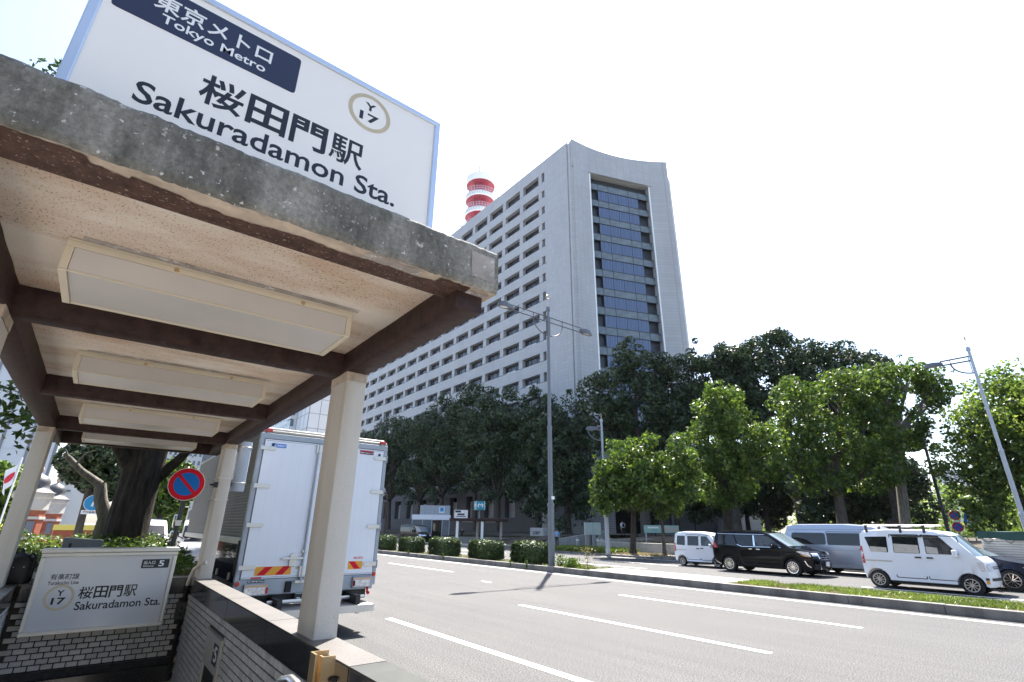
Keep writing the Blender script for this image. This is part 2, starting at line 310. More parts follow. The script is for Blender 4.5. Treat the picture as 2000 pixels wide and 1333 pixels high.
def leafmesh(name, c, size, m, nrm=None, asp=.55, up=0., org=(0, 0, 0), loose=.7):
    """rhombic leaves at the points c"""
    n = len(c); a = unit(n)
    if nrm is not None:
        q = nrm+loose*rng.normal(size=(n, 3)); a = np.cross(q, a); a /= np.linalg.norm(a, axis=1, keepdims=True)+1e-9
    a[:, 2] = a[:, 2]*(1-up)+up; a /= np.linalg.norm(a, axis=1, keepdims=True)+1e-9
    b = np.cross(a, unit(n) if nrm is None else q); b /= np.linalg.norm(b, axis=1, keepdims=True)+1e-9
    s = (size*rng.uniform(.6, 1.35, n))[:, None]; c = c-np.array(org)
    k = np.cross(a, b)*s*.22
    v = np.stack([c+a*s, c+b*s*asp+k, c-a*s, c-b*s*asp+k], 1).reshape(-1, 3)
    me = bpy.data.meshes.new(name); me.vertices.add(4*n); me.vertices.foreach_set('co', v.ravel().astype(np.float32))
    me.loops.add(4*n); me.loops.foreach_set('vertex_index', np.arange(4*n, dtype=np.int32)); me.polygons.add(n)
    me.polygons.foreach_set('loop_start', np.arange(0, 4*n, 4, dtype=np.int32)); me.materials.append(M_(m)); me.update(calc_edges=True); return me
from mathutils import noise as mn
def nz(x, y=0, z=0): return mn.noise(Vector((x, y, z)))
def lin(a, b, n): return [a+(b-a)*i/n for i in range(n+1)]
# ================================================================== GROUND AND ROADS
HX0, HX1, HY0, HY1 = -.62, 1.36, 3.6, 9.5          # stair opening
g = MB(); B = 2600
xs = [-B, -300, -40, HX0, HX1, 60, 300, B]; ys = [-B, -300, -20, HY0, HY1, 60, 300, B]
for i in range(7):
    for j in range(7):
        if i == 3 and j == 3: continue
        g.add([(xs[i], ys[j], -.03), (xs[i+1], ys[j], -.03), (xs[i+1], ys[j+1], -.03), (xs[i], ys[j+1], -.03)], [(0, 1, 2, 3)])
struct('ground', g, 'ground_far')
def sheet(name, x0, x1, y0, y1, z, m): return struct(name, MB().add([(x0, y0, z), (x1, y0, z), (x1, y1, z), (x0, y1, z)], [(0, 1, 2, 3)]), m)
sheet('road', 1.78, 15.85, -90, 420, 0, 'asphalt')
sheet('opposite_road', 18.2, 28.3, -90, 420, 0, 'asphalt')
sheet('side_road', 28.2, 60, 32.5, 41.5, .004, 'asphalt')
g = MB()
for x0, x1, y0, y1 in ((-14, HX0-.3, -30, 60), (HX1+.22, 1.62, -30, 60), (HX0-.3, HX1+.22, -30, HY0-.1), (HX0-.3, HX1+.22, HY1+2.6, 60)): g.box(x0, x1, y0, y1, -.02, .13)
struct('pavement', g, 'paving')
def kerb(name, x0, x1, y0, y1, z1, step, gap=.006):
    k = struct(name, MB().box(x0+.01, x1-.01, y0, y1, -.03, z1-.03), 'mortar')
    a = MB().box(0, x1-x0, 0, step-gap, 0, z1+.02).mesh('kerb_stone', 'kerb', bevel=.018); y = y0
    while y < min(y1, 62): o = link('kerb_stone', a, k, (x0, y, -.02)); o.location.z += random.uniform(-.004, .004); o.location.x += random.uniform(-.003, .003); y += step
    return k
kerb('near_kerb', 1.62, 1.78, -10, 60, .14, 1.8)
kerb('median_kerb', 15.82, 16.04, -16, 120, .21, 2.0)
kerb('median_kerb', 18.05, 18.2, -16, 120, .17, 2.0)
kerb('opposite_kerb', 28.3, 28.46, -16, 32.4, .13, 2.0)
sheet('median', 16.04, 18.05, -16, 120, .15, 'soil')
struct('median', MB().box(16.04, 18.06, 9.6, 15.6, .1, .19).add([(16.04, 9.6, .1), (16.04, 15.6, .1)], []), 'concrete')
struct('opposite_pavement', MB().box(28.46, 36, -60, 32.3, -.02, .12).box(28.46, 40, 41.6, 120, -.02, .12), 'paving')
# planted bank in front of the police building
gb = MB().grid(lambda u, v: (u, v, (.15 if u < 33 else min(1.15, .15+(u-33)*.16))+.08*nz(u*.4, v*.4)), [32.4, 33, 35, 38, 42, 46, 50, 58, 70, 100], lin(-30, 32, 30))
struct('bank', gb, 'soil', smooth=True)
gb = MB().grid(lambda u, v: (u, v, .1+min(1., max(0, (u-34)*.15))+.08*nz(u*.4, v*.4)), [33.8, 34, 36, 39, 42, 46, 50, 62], lin(42, 170, 60))
struct('bank', gb, 'soil', smooth=True)
# painted markings
mk = lambda x0, x1, y0, y1: struct('lane_marking', MB().add([(x0, y0, .004), (x1, y0, .004), (x1, y1, .004), (x0, y1, .004)], [(0, 1, 2, 3)]), 'line_paint')
mk(15.24, 15.4, -60, 200)
for x in (5.06, 8.5, 12.14):
    for k in range(-2, 7): mk(x, x+.15, 4.48+15*k, 10.55+15*k)
mk(11.02, 11.12, 15.2, 15.75)
for x in (21.05, 24.2):
    for k in range(-2, 6): mk(x, x+.15, 1.5+15*k, 7.5+15*k)
mk(18.4, 18.55, -60, 90); mk(27.9, 28.05, -60, 32)

# ================================================================== SUBWAY ENTRANCE: CANOPY
CA = thing('station_canopy', 'weathered concrete station canopy with brown beams on four cream columns', 'canopy', (.34, 6.5, .9))
X0, X1, Y0, Y1, ZB, ZT = -.93, 1.60, 2.20, 11.05, 3.065, 3.345
sl_ = MB().box(X0+.012, X1-.012, Y0+.012, Y1, 3.14, ZT-.012)
sl_.build('roof_slab', 'concrete_old', CA)
def fas(u, v):                                          # crumbling front face
    e = max(0, 1-min(v, 1-v)*9)
    return (u, Y0+.006*nz(u*6, v*2)+e*e*.016, ZB+(ZT-ZB)*v+e*(.008*nz(u*9, v*3)+.008*nz(u*31, 3)))
us = lin(X0, X1, 150); vsx = [0, .03, .08, .15, .3, .5, .7, .85, .92, .97, 1]
fa = MB().grid(fas, us, vsx)
fa.grid(lambda u, t: (u, fas(u, 1)[1]+t*.35, fas(u, 1)[2]-t*.004), us, [0, .1, 1])                 # top lip
for xx in (X0, X1): fa.grid(lambda u, v, xx=xx: (xx+(.004*nz(u*7, v*4)), Y0+.01+u, ZB+(ZT-ZB)*v), [0]+lin(.01, Y1-Y0, 40), [0, .1, .3, .6, .9, 1])
fa.build('fascia', 'concrete_old', CA, smooth=True, angle=50)
MB().grid(lambda u, v: (1.405+.165*u+.006*nz(u*5, v*7), Y0-.004+.002*nz(u*9, v*9), 3.125+.165*v+.007*nz(u*7+3, v*5)), lin(0, 1, 10), lin(0, 1, 10)).build('repair_patch', 'concrete_patch', CA, label='pale pinkish mortar patch at the fascia corner')
# underside edge band: brown paint with a ragged, flaked front edge over bare plaster
MB().grid(lambda u, t: (u, fas(u, 0)[1]+(Y0+.245-fas(u, 0)[1])*t, fas(u, 0)[2]*(1-min(1, t*6))+(ZB-.001)*min(1, t*6)), lin(X0, X1, 150), [0, .08, .17, 1]).build('edge_band', 'stain_plaster', CA)
def rag(u):
    if u < -.42: e = .008
    elif u < -.2: e = .05*(u+.42)/.22+.03*(u > -.33)
    elif u < 1.22: e = .075+.025*math.sin(u*2.6+.4)+.035*nz(u*3.1)+.012*nz(u*13)
    elif u < 1.43: e = .015
    else: e = .2
    return Y0+.012+max(.006, e+.008*nz(u*30, 5)+.005*nz(u*70, 1))
MB().grid(lambda u, t: (u, rag(u)+(Y0+.244-rag(u))*t, ZB-.004), lin(X0+.02, X1-.02, 260), [0, .3, 1]).build('edge_band', 'brown_band', CA, label='flaking brown paint under the front edge')
for xx, yy in ((.95, 2.27), (1.5, 2.3)):
    MB().grid(lambda u, v: (xx+(.16 if xx < 1.2 else .07)*(u+.1*nz(v*3+xx*9)), yy+.045*(v+.3*nz(u*2.3, xx)), ZB-.003-.002*(xx > 1.2)), lin(-1, 1, 14), lin(-1, 1, 6)).build('repair_patch', 'concrete_patch', CA)
MB().box(X0+.02, X1-.02, 2.44, 2.452, ZB, 3.135).build('edge_band', 'stain_plaster', CA)
# soffit bays, beams, columns
bays = [(2.44, 4.10), (4.28, 6.62), (6.80, 9.20), (9.38, 10.85)]
for a, b in bays: MB().grid(lambda u, v: (u, v, 3.133+.004*nz(u*3, v*3)), lin(-.71, 1.39, 24), lin(a-.01, b+.01, 24)).build('soffit_panel', 'soffit', CA, smooth=True)
def rbeam(x0, x1, y0, y1, z0, z1, name, long):
    n = 60; us = lin(0, 1, n); L = (lambda t: (x0+(x1-x0)*t)) if long == 'x' else (lambda t: y0+(y1-y0)*t)
    a0, a1 = (y0, y1) if long == 'x' else (x0, x1)
    ring = [(a0, z1), (a0, z0+.012), (a0+.012, z0), (a1-.012, z0), (a1, z0+.012), (a1, z1)]
    def fn(t, k):
        a, z = ring[k]; q = L(t); a += .004*nz(q*5, k)+.002*nz(q*25, k); z += .003*nz(q*6, k+7) if k not in (0, 5) else .006*nz(q*14, k)
        return (q, a, z) if long == 'x' else (a, q, z)
    m = MB().grid(fn, us, range(6)); m.add([fn(0, k) for k in range(6)], [tuple(range(6))]); m.add([fn(1, k) for k in range(6)], [tuple(range(6))])
    return m.build(name, 'brown_paint', CA, smooth=True, angle=50)
rbeam(1.375, 1.555, 2.30, 10.95, 2.95, 3.15, 'side_beam', 'y'); rbeam(-.875, -.695, 2.30, 10.95, 2.95, 3.15, 'side_beam', 'y')
for a, b in ((4.10, 4.28), (6.62, 6.80), (9.20, 9.38), (10.77, 10.95)): rbeam(-.70, 1.38, a, b, 2.952, 3.15, 'cross_beam', 'x')
for x0, x1 in ((1.38, 1.552), (-.872, -.7)):
    for a, b in ((3.98, 4.36), (9.12, 9.5)):
        c = MB(); zs = lin(1.0, 2.88, 24)
        rg = rpoly([(x0, a), (x1, a), (x1, b), (x0, b)], .016, 2)
        c.grid(lambda k, z: (rg[k % len(rg)][0]+.0018*nz(k, z*5), rg[k % len(rg)][1]+.0018*nz(k+9, z*5), z), range(len(rg)+1), zs)
        co_ = c.build('column', 'column_paint', CA, smooth=True, angle=28)
        cp = MB(); rg2 = rpoly([(x0-.004, a-.005), (x1+.004, a-.005), (x1+.004, b+.005), (x0-.004, b+.005)], .02, 3)
        cp.grid(lambda k, z: (rg2[k % len(rg2)][0]+.005*nz(k*.7, z*20), rg2[k % len(rg2)][1]+.005*nz(k*.7+9, z*20), z+(.006*nz(k*.9, 2) if z < 2.89 else 0)), range(len(rg2)+1), [2.878, 2.885, 2.91, 2.955])
        cp.build('capital', 'stain_plaster', co_, smooth=True, angle=28)
# conduit brackets on the far road-side column
for z in (2.1, 2.42): MB().box(1.366, 1.566, 9.105, 9.515, z, z+.008).build('strap', 'steel', CA)
MB().box(1.33, 1.38, 9.1, 9.18, 2.28, 2.36).tube([(1.33, 9.14, 2.32), (1.27, 9.14, 2.32)], .014).build('bracket', 'black', CA)

def pipe_thing():
    t = thing('drain_pipe', 'short thick grey pipe clamped to the road side of the canopy column', 'pipe', (1.71, 9.42, 2.2))
    MB().tube([(1.71, 9.42, z) for z in (2.25, 2.27, 3.04)], [.1, .105, .105], 20).build('pipe', 'pole_light', t, smooth=True)
    for z in (2.38, 2.95):
        MB().tube([(1.71+.109*math.cos(k*.393), 9.42+.109*math.sin(k*.393), z) for k in range(17)], .012, 6).build('clamp', 'steel', t, smooth=True)
        MB().box(1.552, 1.61, 9.38, 9.46, z-.03, z+.02).box(1.56, 1.6, 9.3, 9.44, z-.06, z-.04).build('bracket', 'dark_steel', t)
pipe_thing()
# ceiling lights
def ceiling_light(y, label, near=False):
    t = thing('ceiling_light', label, 'ceiling light', (.325, y+.26, 2.94), 'ceiling lights under the canopy')
    a, b, z0, z1, fx = -.43, 1.08, 2.945, 3.128, .035; d = .52
    MB().box(a, b, y, y+d, z1-.012, z1).build('backing', 'cream_metal', t)
    f = MB(); f.box(a, b, y, y+.012, z1-.045, z1-.013).box(a, b, y, y+.012, z0, z0+.008)
    for x in (a, b-fx): f.box(x, x+fx, y, y+.012, z0+.009, z1-.046).box(x, x+fx, y+.013, y+d, z0-.002, z0+.014)
    f.box(a+fx+.001, b-fx-.001, y+d-.03, y+d, z0, z0+.014)
    for x in (a, b-.004): f.box(x, x+.004, y+.013, y+d, z0+.015, z1-.013)
    f.build('frame', 'cream_metal', t, bevel=.003, seg=1)
    MB().box(a+fx+.002, b-fx-.002, y+.006, y+.01, z0+.01, z1-.047).build('diffuser', 'diffuser', t)
    MB().grid(lambda u, v: (u, v, z0+.006), lin(a+fx+.002, b-fx-.002, 4), [y+.013, y+d-.032]).build('diffuser', 'diffuser', t)
    for x in (.05, .75): MB().lathe([(0, -.006), (.012, -.005), (.014, 0)], (x, y, z1-.028), 12, ax='y').build('screw', 'brass', t, smooth=True)
    MB().box(a+.06, b+.03, y-.05, y-.001, z1+.0005, z1+.003).build('mounting_plate', 'concrete_patch', t)
for y, l in ((3.17, 'large cream framed ceiling light nearest the front edge of the canopy'), (5.45, 'cream ceiling light between the first and second brown cross beams'), (7.98, 'cream ceiling light between the second and third brown cross beams'), (10.0, 'farthest cream ceiling light, just before the end beam')): ceiling_light(y, l)

# ================================================================== BIG STATION SIGN ON THE CANOPY
SY = 2.50
S1 = thing('station_sign', 'large white station name sign standing on the canopy roof', 'sign', (.36, 2.6, 3.345))
a, b, z0, z1 = -.56, 1.285, 3.36, 4.40; fr = .042
f = MB().box(a, b, SY-.012, SY+.22, z1-fr, z1).box(a, b, SY-.012, SY+.22, z0, z0+fr)
for x in (a, b-fr): f.box(x, x+fr, SY-.012, SY+.22, z0+fr+.0005, z1-fr-.0005)
f.build('frame', 'sign_frame', S1, bevel=.006)
MB().box(a+fr-.005, b-fr+.005, SY, SY+.2, z0+.03, z1-.03).build('face_panel', 'sign_white', S1)
for x in (-.3, 1.0): MB().box(x, x+.06, SY+.05, SY+.12, 3.345, 3.362).build('foot', 'steel', S1)
bp = rpoly([(-.49, 4.055), (.352, 4.055), (.352, 4.315), (-.49, 4.315)], .022)
MB().prism(bp, lambda u, v, t: (u, SY-.002+t, v), 0, .003).build('name_band', 'navy', S1)
text('東京メトロ', 'print_white', S1, (-.345, .205, 4.165, 4.275), SY-.0022, .016)
text('Tokyo Metro', 'print_white', S1, (-.30, .185, 4.078, 4.15), SY-.0022, .014)
for i, ch in enumerate('桜田門駅'): text(ch, 'ink', S1, (-.072+i*.22, -.072+i*.22+.2, 3.735, 3.925), SY-.0002, (.018, .024, .024, .012)[i])
text('Sakuradamon Sta.', 'ink', S1, (-.305, 1.015, 3.585, 3.712), SY-.0002, .014)
def ring(parent, cx, cz, ro, ri, y, axis='-y'):
    n = 48; pts = [(r*math.cos(2*math.pi*k/n), r*math.sin(2*math.pi*k/n)) for r in (ro, ri) for k in range(n)]
    m = MB().add([(cx+p[0], y, cz+p[1]) for p in pts], [(k, (k+1) % n, n+(k+1) % n, n+k) for k in range(n)])
    return m.build('line_emblem', 'ring_gold', parent)
ring(S1, .79, 4.187, .138, .112, SY-.0015)
text('Y', 'ink', S1, (.755, .825, 4.205, 4.262), SY-.0002, .03); text('17', 'ink', S1, (.728, .852, 4.115, 4.18), SY-.0002, .03)

# ================================================================== STAIRWELL WALLS (tiles are single pieces)
def proj(p):
    d = Vector(p)-Vector((0, 0, EYE)); z = d.dot(_fw); return (1000+F*d.dot(_r)/z, 666.5-F*d.dot(_u)/z) if z > .1 else (-9e3, 0)
TP, TH, TD = .125, .067, .012
tmesh = {}
for ax in 'xy':
    for i in range(3):
        s = (TP-.012, TD) if ax == 'x' else (TD, TP-.012)
        tmesh[ax, i, 1] = MB().box(-s[0]/2, s[0]/2, -s[1]/2, s[1]/2, -TH/2+.006, TH/2-.006).mesh('tile', 'tile%d' % i, bevel=.004, seg=1)
def tiles(parent, ax, a0, a1, z0, z1, c, skip=lambda a, z: False):
    """running-bond tiles on a wall; the 300 that show largest become parts, the rest one mesh"""
    og = ORG[parent.name]; spots = []; r = 0; z = z1-TH/2
    while z > z0:
        a = a0+TP/2+(TP/2 if r % 2 else 0)
        while a < a1-TP*.4:
            if not skip(a, z):
                p = (a, c, z) if ax == 'x' else (c, a, z); q = proj(p); vis = -20 < q[0] < 2010 and -20 < q[1] < 1345
                spots.append((0 if vis else 1, (Vector(p)-Vector((0, 0, EYE))).length, p))
            a += TP
        z -= TH; r += 1
    spots.sort(); rest = MB()
    for k, (_, _, p) in enumerate(spots):
        if k < 300 and spots[k][0] == 0:
            o = link('tile', tmesh[ax, random.choice((0, 0, 1, 2)), 1], parent, (p[0]-og[0], p[1]-og[1], p[2]-og[2])); o.location.y += random.uniform(-.001, .001); o.location.x += random.uniform(-.001, .001)
        else:
            h = (TP-.012)/2; t = TD/2
            rest.box(p[0]-(h if ax == 'x' else t), p[0]+(h if ax == 'x' else t), p[1]-(t if ax == 'x' else h), p[1]+(t if ax == 'x' else h), p[2]-TH/2+.006, p[2]+TH/2-.006)
    if rest.v: rest.build('tile', 'tile0', parent, kind='stuff')
def coping(parent, segs, dark=None):
    for x0, x1, y0, y1, z0, z1 in segs:
        c = MB().box(x0, x1, y0, y1, z0, z1-.006).build('coping_stone', 'granite', parent, bevel=.004, seg=1)
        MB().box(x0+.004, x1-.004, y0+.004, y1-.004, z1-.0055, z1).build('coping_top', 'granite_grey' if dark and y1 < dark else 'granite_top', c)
WR = thing('parapet_wall', 'tiled parapet with polished dark granite coping along the road', 'wall', (1.45, 6, .1))
MB().box(1.352, 1.545, 1.6, 9.5, -2.4, .79).build('wall_core', 'mortar', WR)
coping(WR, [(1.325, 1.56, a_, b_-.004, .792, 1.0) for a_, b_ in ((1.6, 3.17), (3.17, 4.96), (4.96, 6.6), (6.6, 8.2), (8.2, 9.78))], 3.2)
tiles(WR, 'y', 3.3, 9.46, -.75, .785, 1.3475, lambda a, z: 6.5 < a < 7.42 and z < .64)
WF = thing('end_wall', 'tiled wall behind the entrance sign at the end of the stairwell', 'wall', (.35, 9.6, 0))
MB().box(-.6, 1.352, 9.535, 9.75, -.25, .79).build('wall_core', 'mortar', WF)
coping(WF, [(-.55, .38, 9.49, 9.78, .792, 1.0), (.384, 1.322, 9.49, 9.78, .792, 1.0)])
tiles(WF, 'x', -.56, 1.34, -.03, .785, 9.53)
MB().box(-.6, 1.36, 9.45, 9.52, -.32, -.12).build('lintel', 'granite', WF, bevel=.005)
WL = thing('side_wall', 'tiled wall with dark granite coping on the side away from the road', 'wall', (-.72, 6, .1))
MB().box(-.85, -.6, 2.2, 9.5, -2.4, .79).build('wall_core', 'mortar', WL)
coping(WL, [(-.88, -.575, 2.2+k*1.83, 2.2+(k+1)*1.83-.004, .792, 1.0) for k in range(4)])
tiles(WL, 'y', 6.9, 9.46, -.4, .785, -.5925)
# steps going down
st = MB()
for k in range(16): st.box(-.59, 1.34, 3.6+k*.3, 3.6+(k+1)*.3, -.16*(k+1)-.5, .1-.16*(k+1))
st.box(-.59, 1.34, 8.4, 14, -3.2, -2.46).box(-.59, 1.34, 9.8, 14, -.33, -.25)
st.box(-.6, -.59, 9.6, 14, -2.6, -.3).box(1.34, 1.36, 9.6, 14, -2.6, -.3).box(-.6, 1.36, 14, 14.1, -2.6, -.3)
struct('stairs', st, 'concrete')

# entrance sign in the stairwell
EY = 9.2
S2 = thing('entrance_sign', 'white station sign with entrance number hung on the end wall', 'sign', (.32, 9.3, .43))
a, b, z0, z1 = -.425, 1.065, .425, 1.375; fr = .05
f = MB().box(a, b, EY-.015, EY+.27, z1-fr, z1).box(a, b, EY-.015, EY+.27, z0, z0+fr)
for x in (a, b-fr): f.box(x, x+fr, EY-.015, EY+.27, z0+fr+.0005, z1-fr-.0005)
f.build('frame', 'alu', S2, bevel=.008)
MB().box(a-.012, b+.012, EY-.03, EY+.28, z1+.001, z1+.05).build('cover', 'alu', S2, bevel=.006)
MB().box(a+.04, b-.04, EY, EY+.25, z0+.04, z1-.04).build('face_panel', 'sign_white_shaded', S2)  # white face, canopy shade put into a darker colour
MB().prism(rpoly([(.66, 1.16), (.985, 1.16), (.985, 1.275), (.66, 1.275)], .012), lambda u, v, t: (u, EY-.002+t, v), 0, .003).build('label', 'ink', S2)
text('出入口', 'print_white', S2, (.685, .815, 1.21, 1.255), EY-.0022, .012); text('Entrance', 'print_white', S2, (.685, .805, 1.178, 1.2), EY-.0022, .008); text('5', 'print_white', S2, (.86, .925, 1.18, 1.258), EY-.0022, .02)
text('有楽町線', 'ink', S2, (-.275, .015, 1.055, 1.125), EY-.0003, .01); text('Yurakucho Line', 'ink', S2, (-.285, .025, .995, 1.04), EY-.0003, .01)
ring(S2, -.13, .845, .15, .122, EY-.0015); text('Y', 'ink', S2, (-.165, -.09, .865, .93), EY-.0003, .03); text('17', 'ink', S2, (-.2, -.06, .765, .845), EY-.0003, .03)
for i, ch in enumerate('桜田門駅'): text(ch, 'ink', S2, (.055+i*.16, .055+i*.16+.145, .815, .96), EY-.0003, (.016, .022, .022, .011)[i])
text('Sakuradamon Sta.', 'ink', S2, (.05, .985, .685, .785), EY-.0003, .014)
# wall cabinet, conduit, handrail, barrier channel
t = thing('wall_cabinet', 'grey metal cabinet with a dark opening set in the parapet tiles', 'cabinet', (1.34, 6.95, -.6))
f = MB().box(1.325, 1.36, 6.53, 7.39, .28, .6); f.box(1.325, 1.36, 6.53, 6.62, -.7, .28).box(1.325, 1.36, 7.31, 7.39, -.7, .28); f.build('casing', 'alu', t, bevel=.006)
MB().box(1.345, 1.36, 6.62, 7.31, -.7, .28).build('opening', 'black', t); MB().box(1.31, 1.36, 6.5, 7.42, .601, .62).build('cover', 'alu', t)
MB().box(1.322, 1.326, 6.62, 6.86, .36, .55).build('label', 'ink', t); text('5', 'print_white', t, (6.78, 6.64, .39, .53), 1.3215, .02, axis='-x'); text('出入口', 'print_white', t, (6.85, 6.79, .47, .5), 1.3215, .012, axis='-x')
n = 28; MB().add([(1.3235, 7.12+r*math.cos(2*math.pi*k/n), .455+r*math.sin(2*math.pi*k/n)) for r in (.075, .062) for k in range(n)], [(k, (k+1) % n, n+(k+1) % n, n+k) for k in range(n)]).build('line_emblem', 'ring_gold', t)
t = thing('conduit', 'white and black cable conduit running down the wall corner', 'conduit', (1.3, 9.44, -.3))
MB().tube([(1.44, 9.1, 1.22), (1.38, 9.15, 1.2), (1.33, 9.3, 1.12), (1.31, 9.38, 1.0), (1.3, 9.42, .9)], .026, 10).build('pipe', 'column_paint', t, smooth=True)
MB().tube([(1.3, 9.42, .9), (1.3, 9.43, .4), (1.3, 9.43, -.3)], .024, 10).build('pipe', 'black', t, smooth=True)
MB().box(1.22, 1.34, 9.38, 9.48, .45, .68).build('junction_box', 'dark_steel', t, bevel=.01)
for z in (.52, .6): MB().lathe([(0, -.03), (.022, -.03), (.026, 0)], (1.28, 9.38, z), 12, ax='y').build('gland', 'black', t, smooth=True)
t = thing('handrail', 'curved stainless steel handrail at the top of the stairs', 'handrail', (1.06, 3.2, .1))
MB().tube([(1.02, 5.2, -.2), (1.02, 4.2, .42), (1.03, 3.6, .82), (1.04, 3.4, .925), (1.05, 3.3, .95), (1.06, 3.22, .94), (1.065, 3.18, .9), (1.065, 3.17, .8), (1.065, 3.17, .1)], .026, 16).build('rail', 'steel', t, smooth=True)
MB().tube([(1.04, 3.3, .93), (1.03, 3.36, .8), (1.05, 3.3, .74), (1.065, 3.17, .76)], .016, 10).build('bracket', 'steel', t, smooth=True)
MB().tube([(1.02, 4.2, .42), (1.02, 4.2, -.3)], .022, 10).build('post', 'steel', t, smooth=True)
t = thing('barrier_channel', 'bronze coloured metal channel for the flood barrier beside the parapet', 'channel', (1.26, 3.45, .1))
MB().box(1.215, 1.325, 3.5, 3.512, .1, 1.03).box(1.215, 1.227, 3.42, 3.5, .1, 1.03).build('channel', 'brass', t); MB().box(1.245, 1.325, 3.38, 3.392, .1, 1.02).box(1.245, 1.257, 3.392, 3.44, .1, 1.02).build('channel', 'brass', t)
MB().tube([(1.3, 3.38, .9), (1.33, 3.34, .9)], .012, 8).build('knob', 'black', t)
# bag and bottle on the wall end
t = thing('backpack', 'black backpack standing on the coping beside the side column', 'bag', (-.66, 9.62, 1.0))
def bag(u, v):
    th = 2*math.pi*u; z = v; r = (.5-abs(v-.4)**3*.9) if v < .86 else .42-(v-.86)*1.9
    return (-.66+.38*r*math.copysign(abs(math.cos(th))**.6, math.cos(th))*(1+.1*nz(math.cos(th)*2, math.sin(th)*2, v*4)), 9.62+.24*r*math.copysign(abs(math.sin(th))**.6, math.sin(th)), 1.0+.36*z+.03*nz(math.cos(th), math.sin(th), v*3))
MB().grid(bag, lin(0, 1, 28), [0.001, .05, .15, .3, .45, .6, .72, .82, .9, .98, 1.05]).build('body', 'black', t, smooth=True, angle=80)
MB().tube([(-.58, 9.56, 1.33), (-.52, 9.54, 1.36), (-.49, 9.53, 1.3), (-.5, 9.55, 1.15), (-.54, 9.55, 1.04)], .014, 6).build('strap', 'black', t, smooth=True)
MB().tube([(-.72, 9.62, 1.34), (-.7, 9.6, 1.41), (-.65, 9.6, 1.42), (-.62, 9.62, 1.34)], .014, 8).build('handle', 'black', t, smooth=True)
for x in (-.68, -.58): MB().lathe([(0, -.01), (.006, -.01), (.007, 0)], (x, 9.5, 1.2), 10, ax='y').build('zip_pull', 'steel', t)
t = thing('water_bottle', 'clear plastic water bottle with pale label on the wall beside the bag', 'bottle', (-.44, 9.6, 1.0))
MB().lathe([(0, 0), (.03, .0), (.034, .01), (.034, .16), (.03, .185), (.016, .215), (.014, .235)], (-.44, 9.58, 1.0), 20).build('body', 'bottle', t, smooth=True, angle=60)
MB().lathe([(.0345, .05), (.0345, .13)], (-.44, 9.58, 1.0), 20).build('label', 'flag_white', t, smooth=True); MB().lathe([(0, .25), (.015, .25), (.016, .232)], (-.44, 9.58, 1.0), 16).build('cap', 'flag_white', t, smooth=True)
# ================================================================== POLICE HEADQUARTERS
PB = thing('office_tower', 'tall white tiled office block with rows of deep set windows and a glazed end', 'building', (68, 90, 0))
XB, ZR = 58.0, 75.0
P0 = Vector((58.0, 55.9)); P1 = Vector((78.5, 48.17)); E_ = (P1-P0).normalized(); NI = Vector((-E_.y, E_.x)); NI = NI if NI.y > 0 else -NI
plan = [(XB+1.6, 57.1), (XB+1.6, 57.3), (XB+1.6, 166), (96, 166), (80.2, 50), (78.6, 49.4), (75.35+1.2*NI.x, 51.6+1.2*NI.y), (62.65+1.2*NI.x, 56.35+1.2*NI.y)]
MB().prism([(x, y) for x, y in plan], lambda u, v, t: (u, v, t), 0, 73.6).build('wall', 'reveal', PB)
rowz = [30.41-3.96*k for k in range(6, 0, -1)]+[30.41, 34.42, 38.45, 42.5, 46.48, 50.3, 54.2, 58.05, 61.95, 65.85]; TOP = 70.0
ops = [(64.15, 65.0)]+[(66.0+6.235*k, 71.1+6.235*k) for k in range(16)]
OH = 1.78
# spandrel bands and piers of the long side
sp = MB()
edges = [0]+[z-.1 for z in rowz]+[TOP-2.62+2.55-.1]
bands = []; zb = 3.0
for z in rowz: bands.append((zb, z-.1)); zb = z-.1+OH
bands.append((zb, TOP-.35)); bands.append((TOP-.35+2.35, ZR))
for i, (z0, z1) in enumerate(bands): sp.box(XB, XB+1.6, 63.7, 165.6, z0, z1)
sp.box(XB, XB+1.61, 57.35, 63.7, 0, ZR).box(XB, XB+1.61, 165.6, 166.2, 0, ZR); sp.box(XB-.01, XB+.5, 57.36, 166, 0, 3.0) if 0 else None
sp.build('wall', 'tile_wall', PB)
openz = [(z-.1, z-.1+OH) for z in rowz]+[(TOP-.35, TOP+2.0)]
pier = [(63.7, 64.15), (65.0, 66.0)]+[(71.1+6.235*k, 72.235+6.235*k) for k in range(15)]+[(71.1+6.235*15, 165.6)]
pr = MB(); pmx = {}
for z0, z1 in openz:
    for y0, y1 in pier:
        if z0 < 16: pr.box(XB+.03, XB+1.62, y0, y1, z0+.12, z1-.001); continue
        k = (round(y1-y0, 3), round(z1-z0, 3))
        if k not in pmx: pmx[k] = MB().box(.03, 1.62, 0, y1-y0, .12, z1-z0-.001).mesh('pier', 'tile_wall')
        link('pier', pmx[k], PB, (XB-ORG[PB.name][0], y0-ORG[PB.name][1], z0))
pr.build('pier', 'tile_wall', PB, kind='stuff')
MB().grid(lambda u, v: (u, v, ZR-.6), [XB+.5, 90], [58, 165]).build('roof', 'reveal', PB)
og = ORG[PB.name]
def win_mesh(wd, h):
    m = MB(); m.box(.85, .9, 0, wd, 0, h, 0)                              # glass
    for y in (0, wd*.33, wd*.66, wd-.08): m.box(.78, .852, y, y+.08, 0, h, 1)
    m.box(.76, .851, 0, wd, h-.1, h, 1).box(.76, .851, 0, wd, 0, .08, 1)
    
    return m.mesh('window', ['glass_office', 'mullion', 'reveal'])
wm = {}
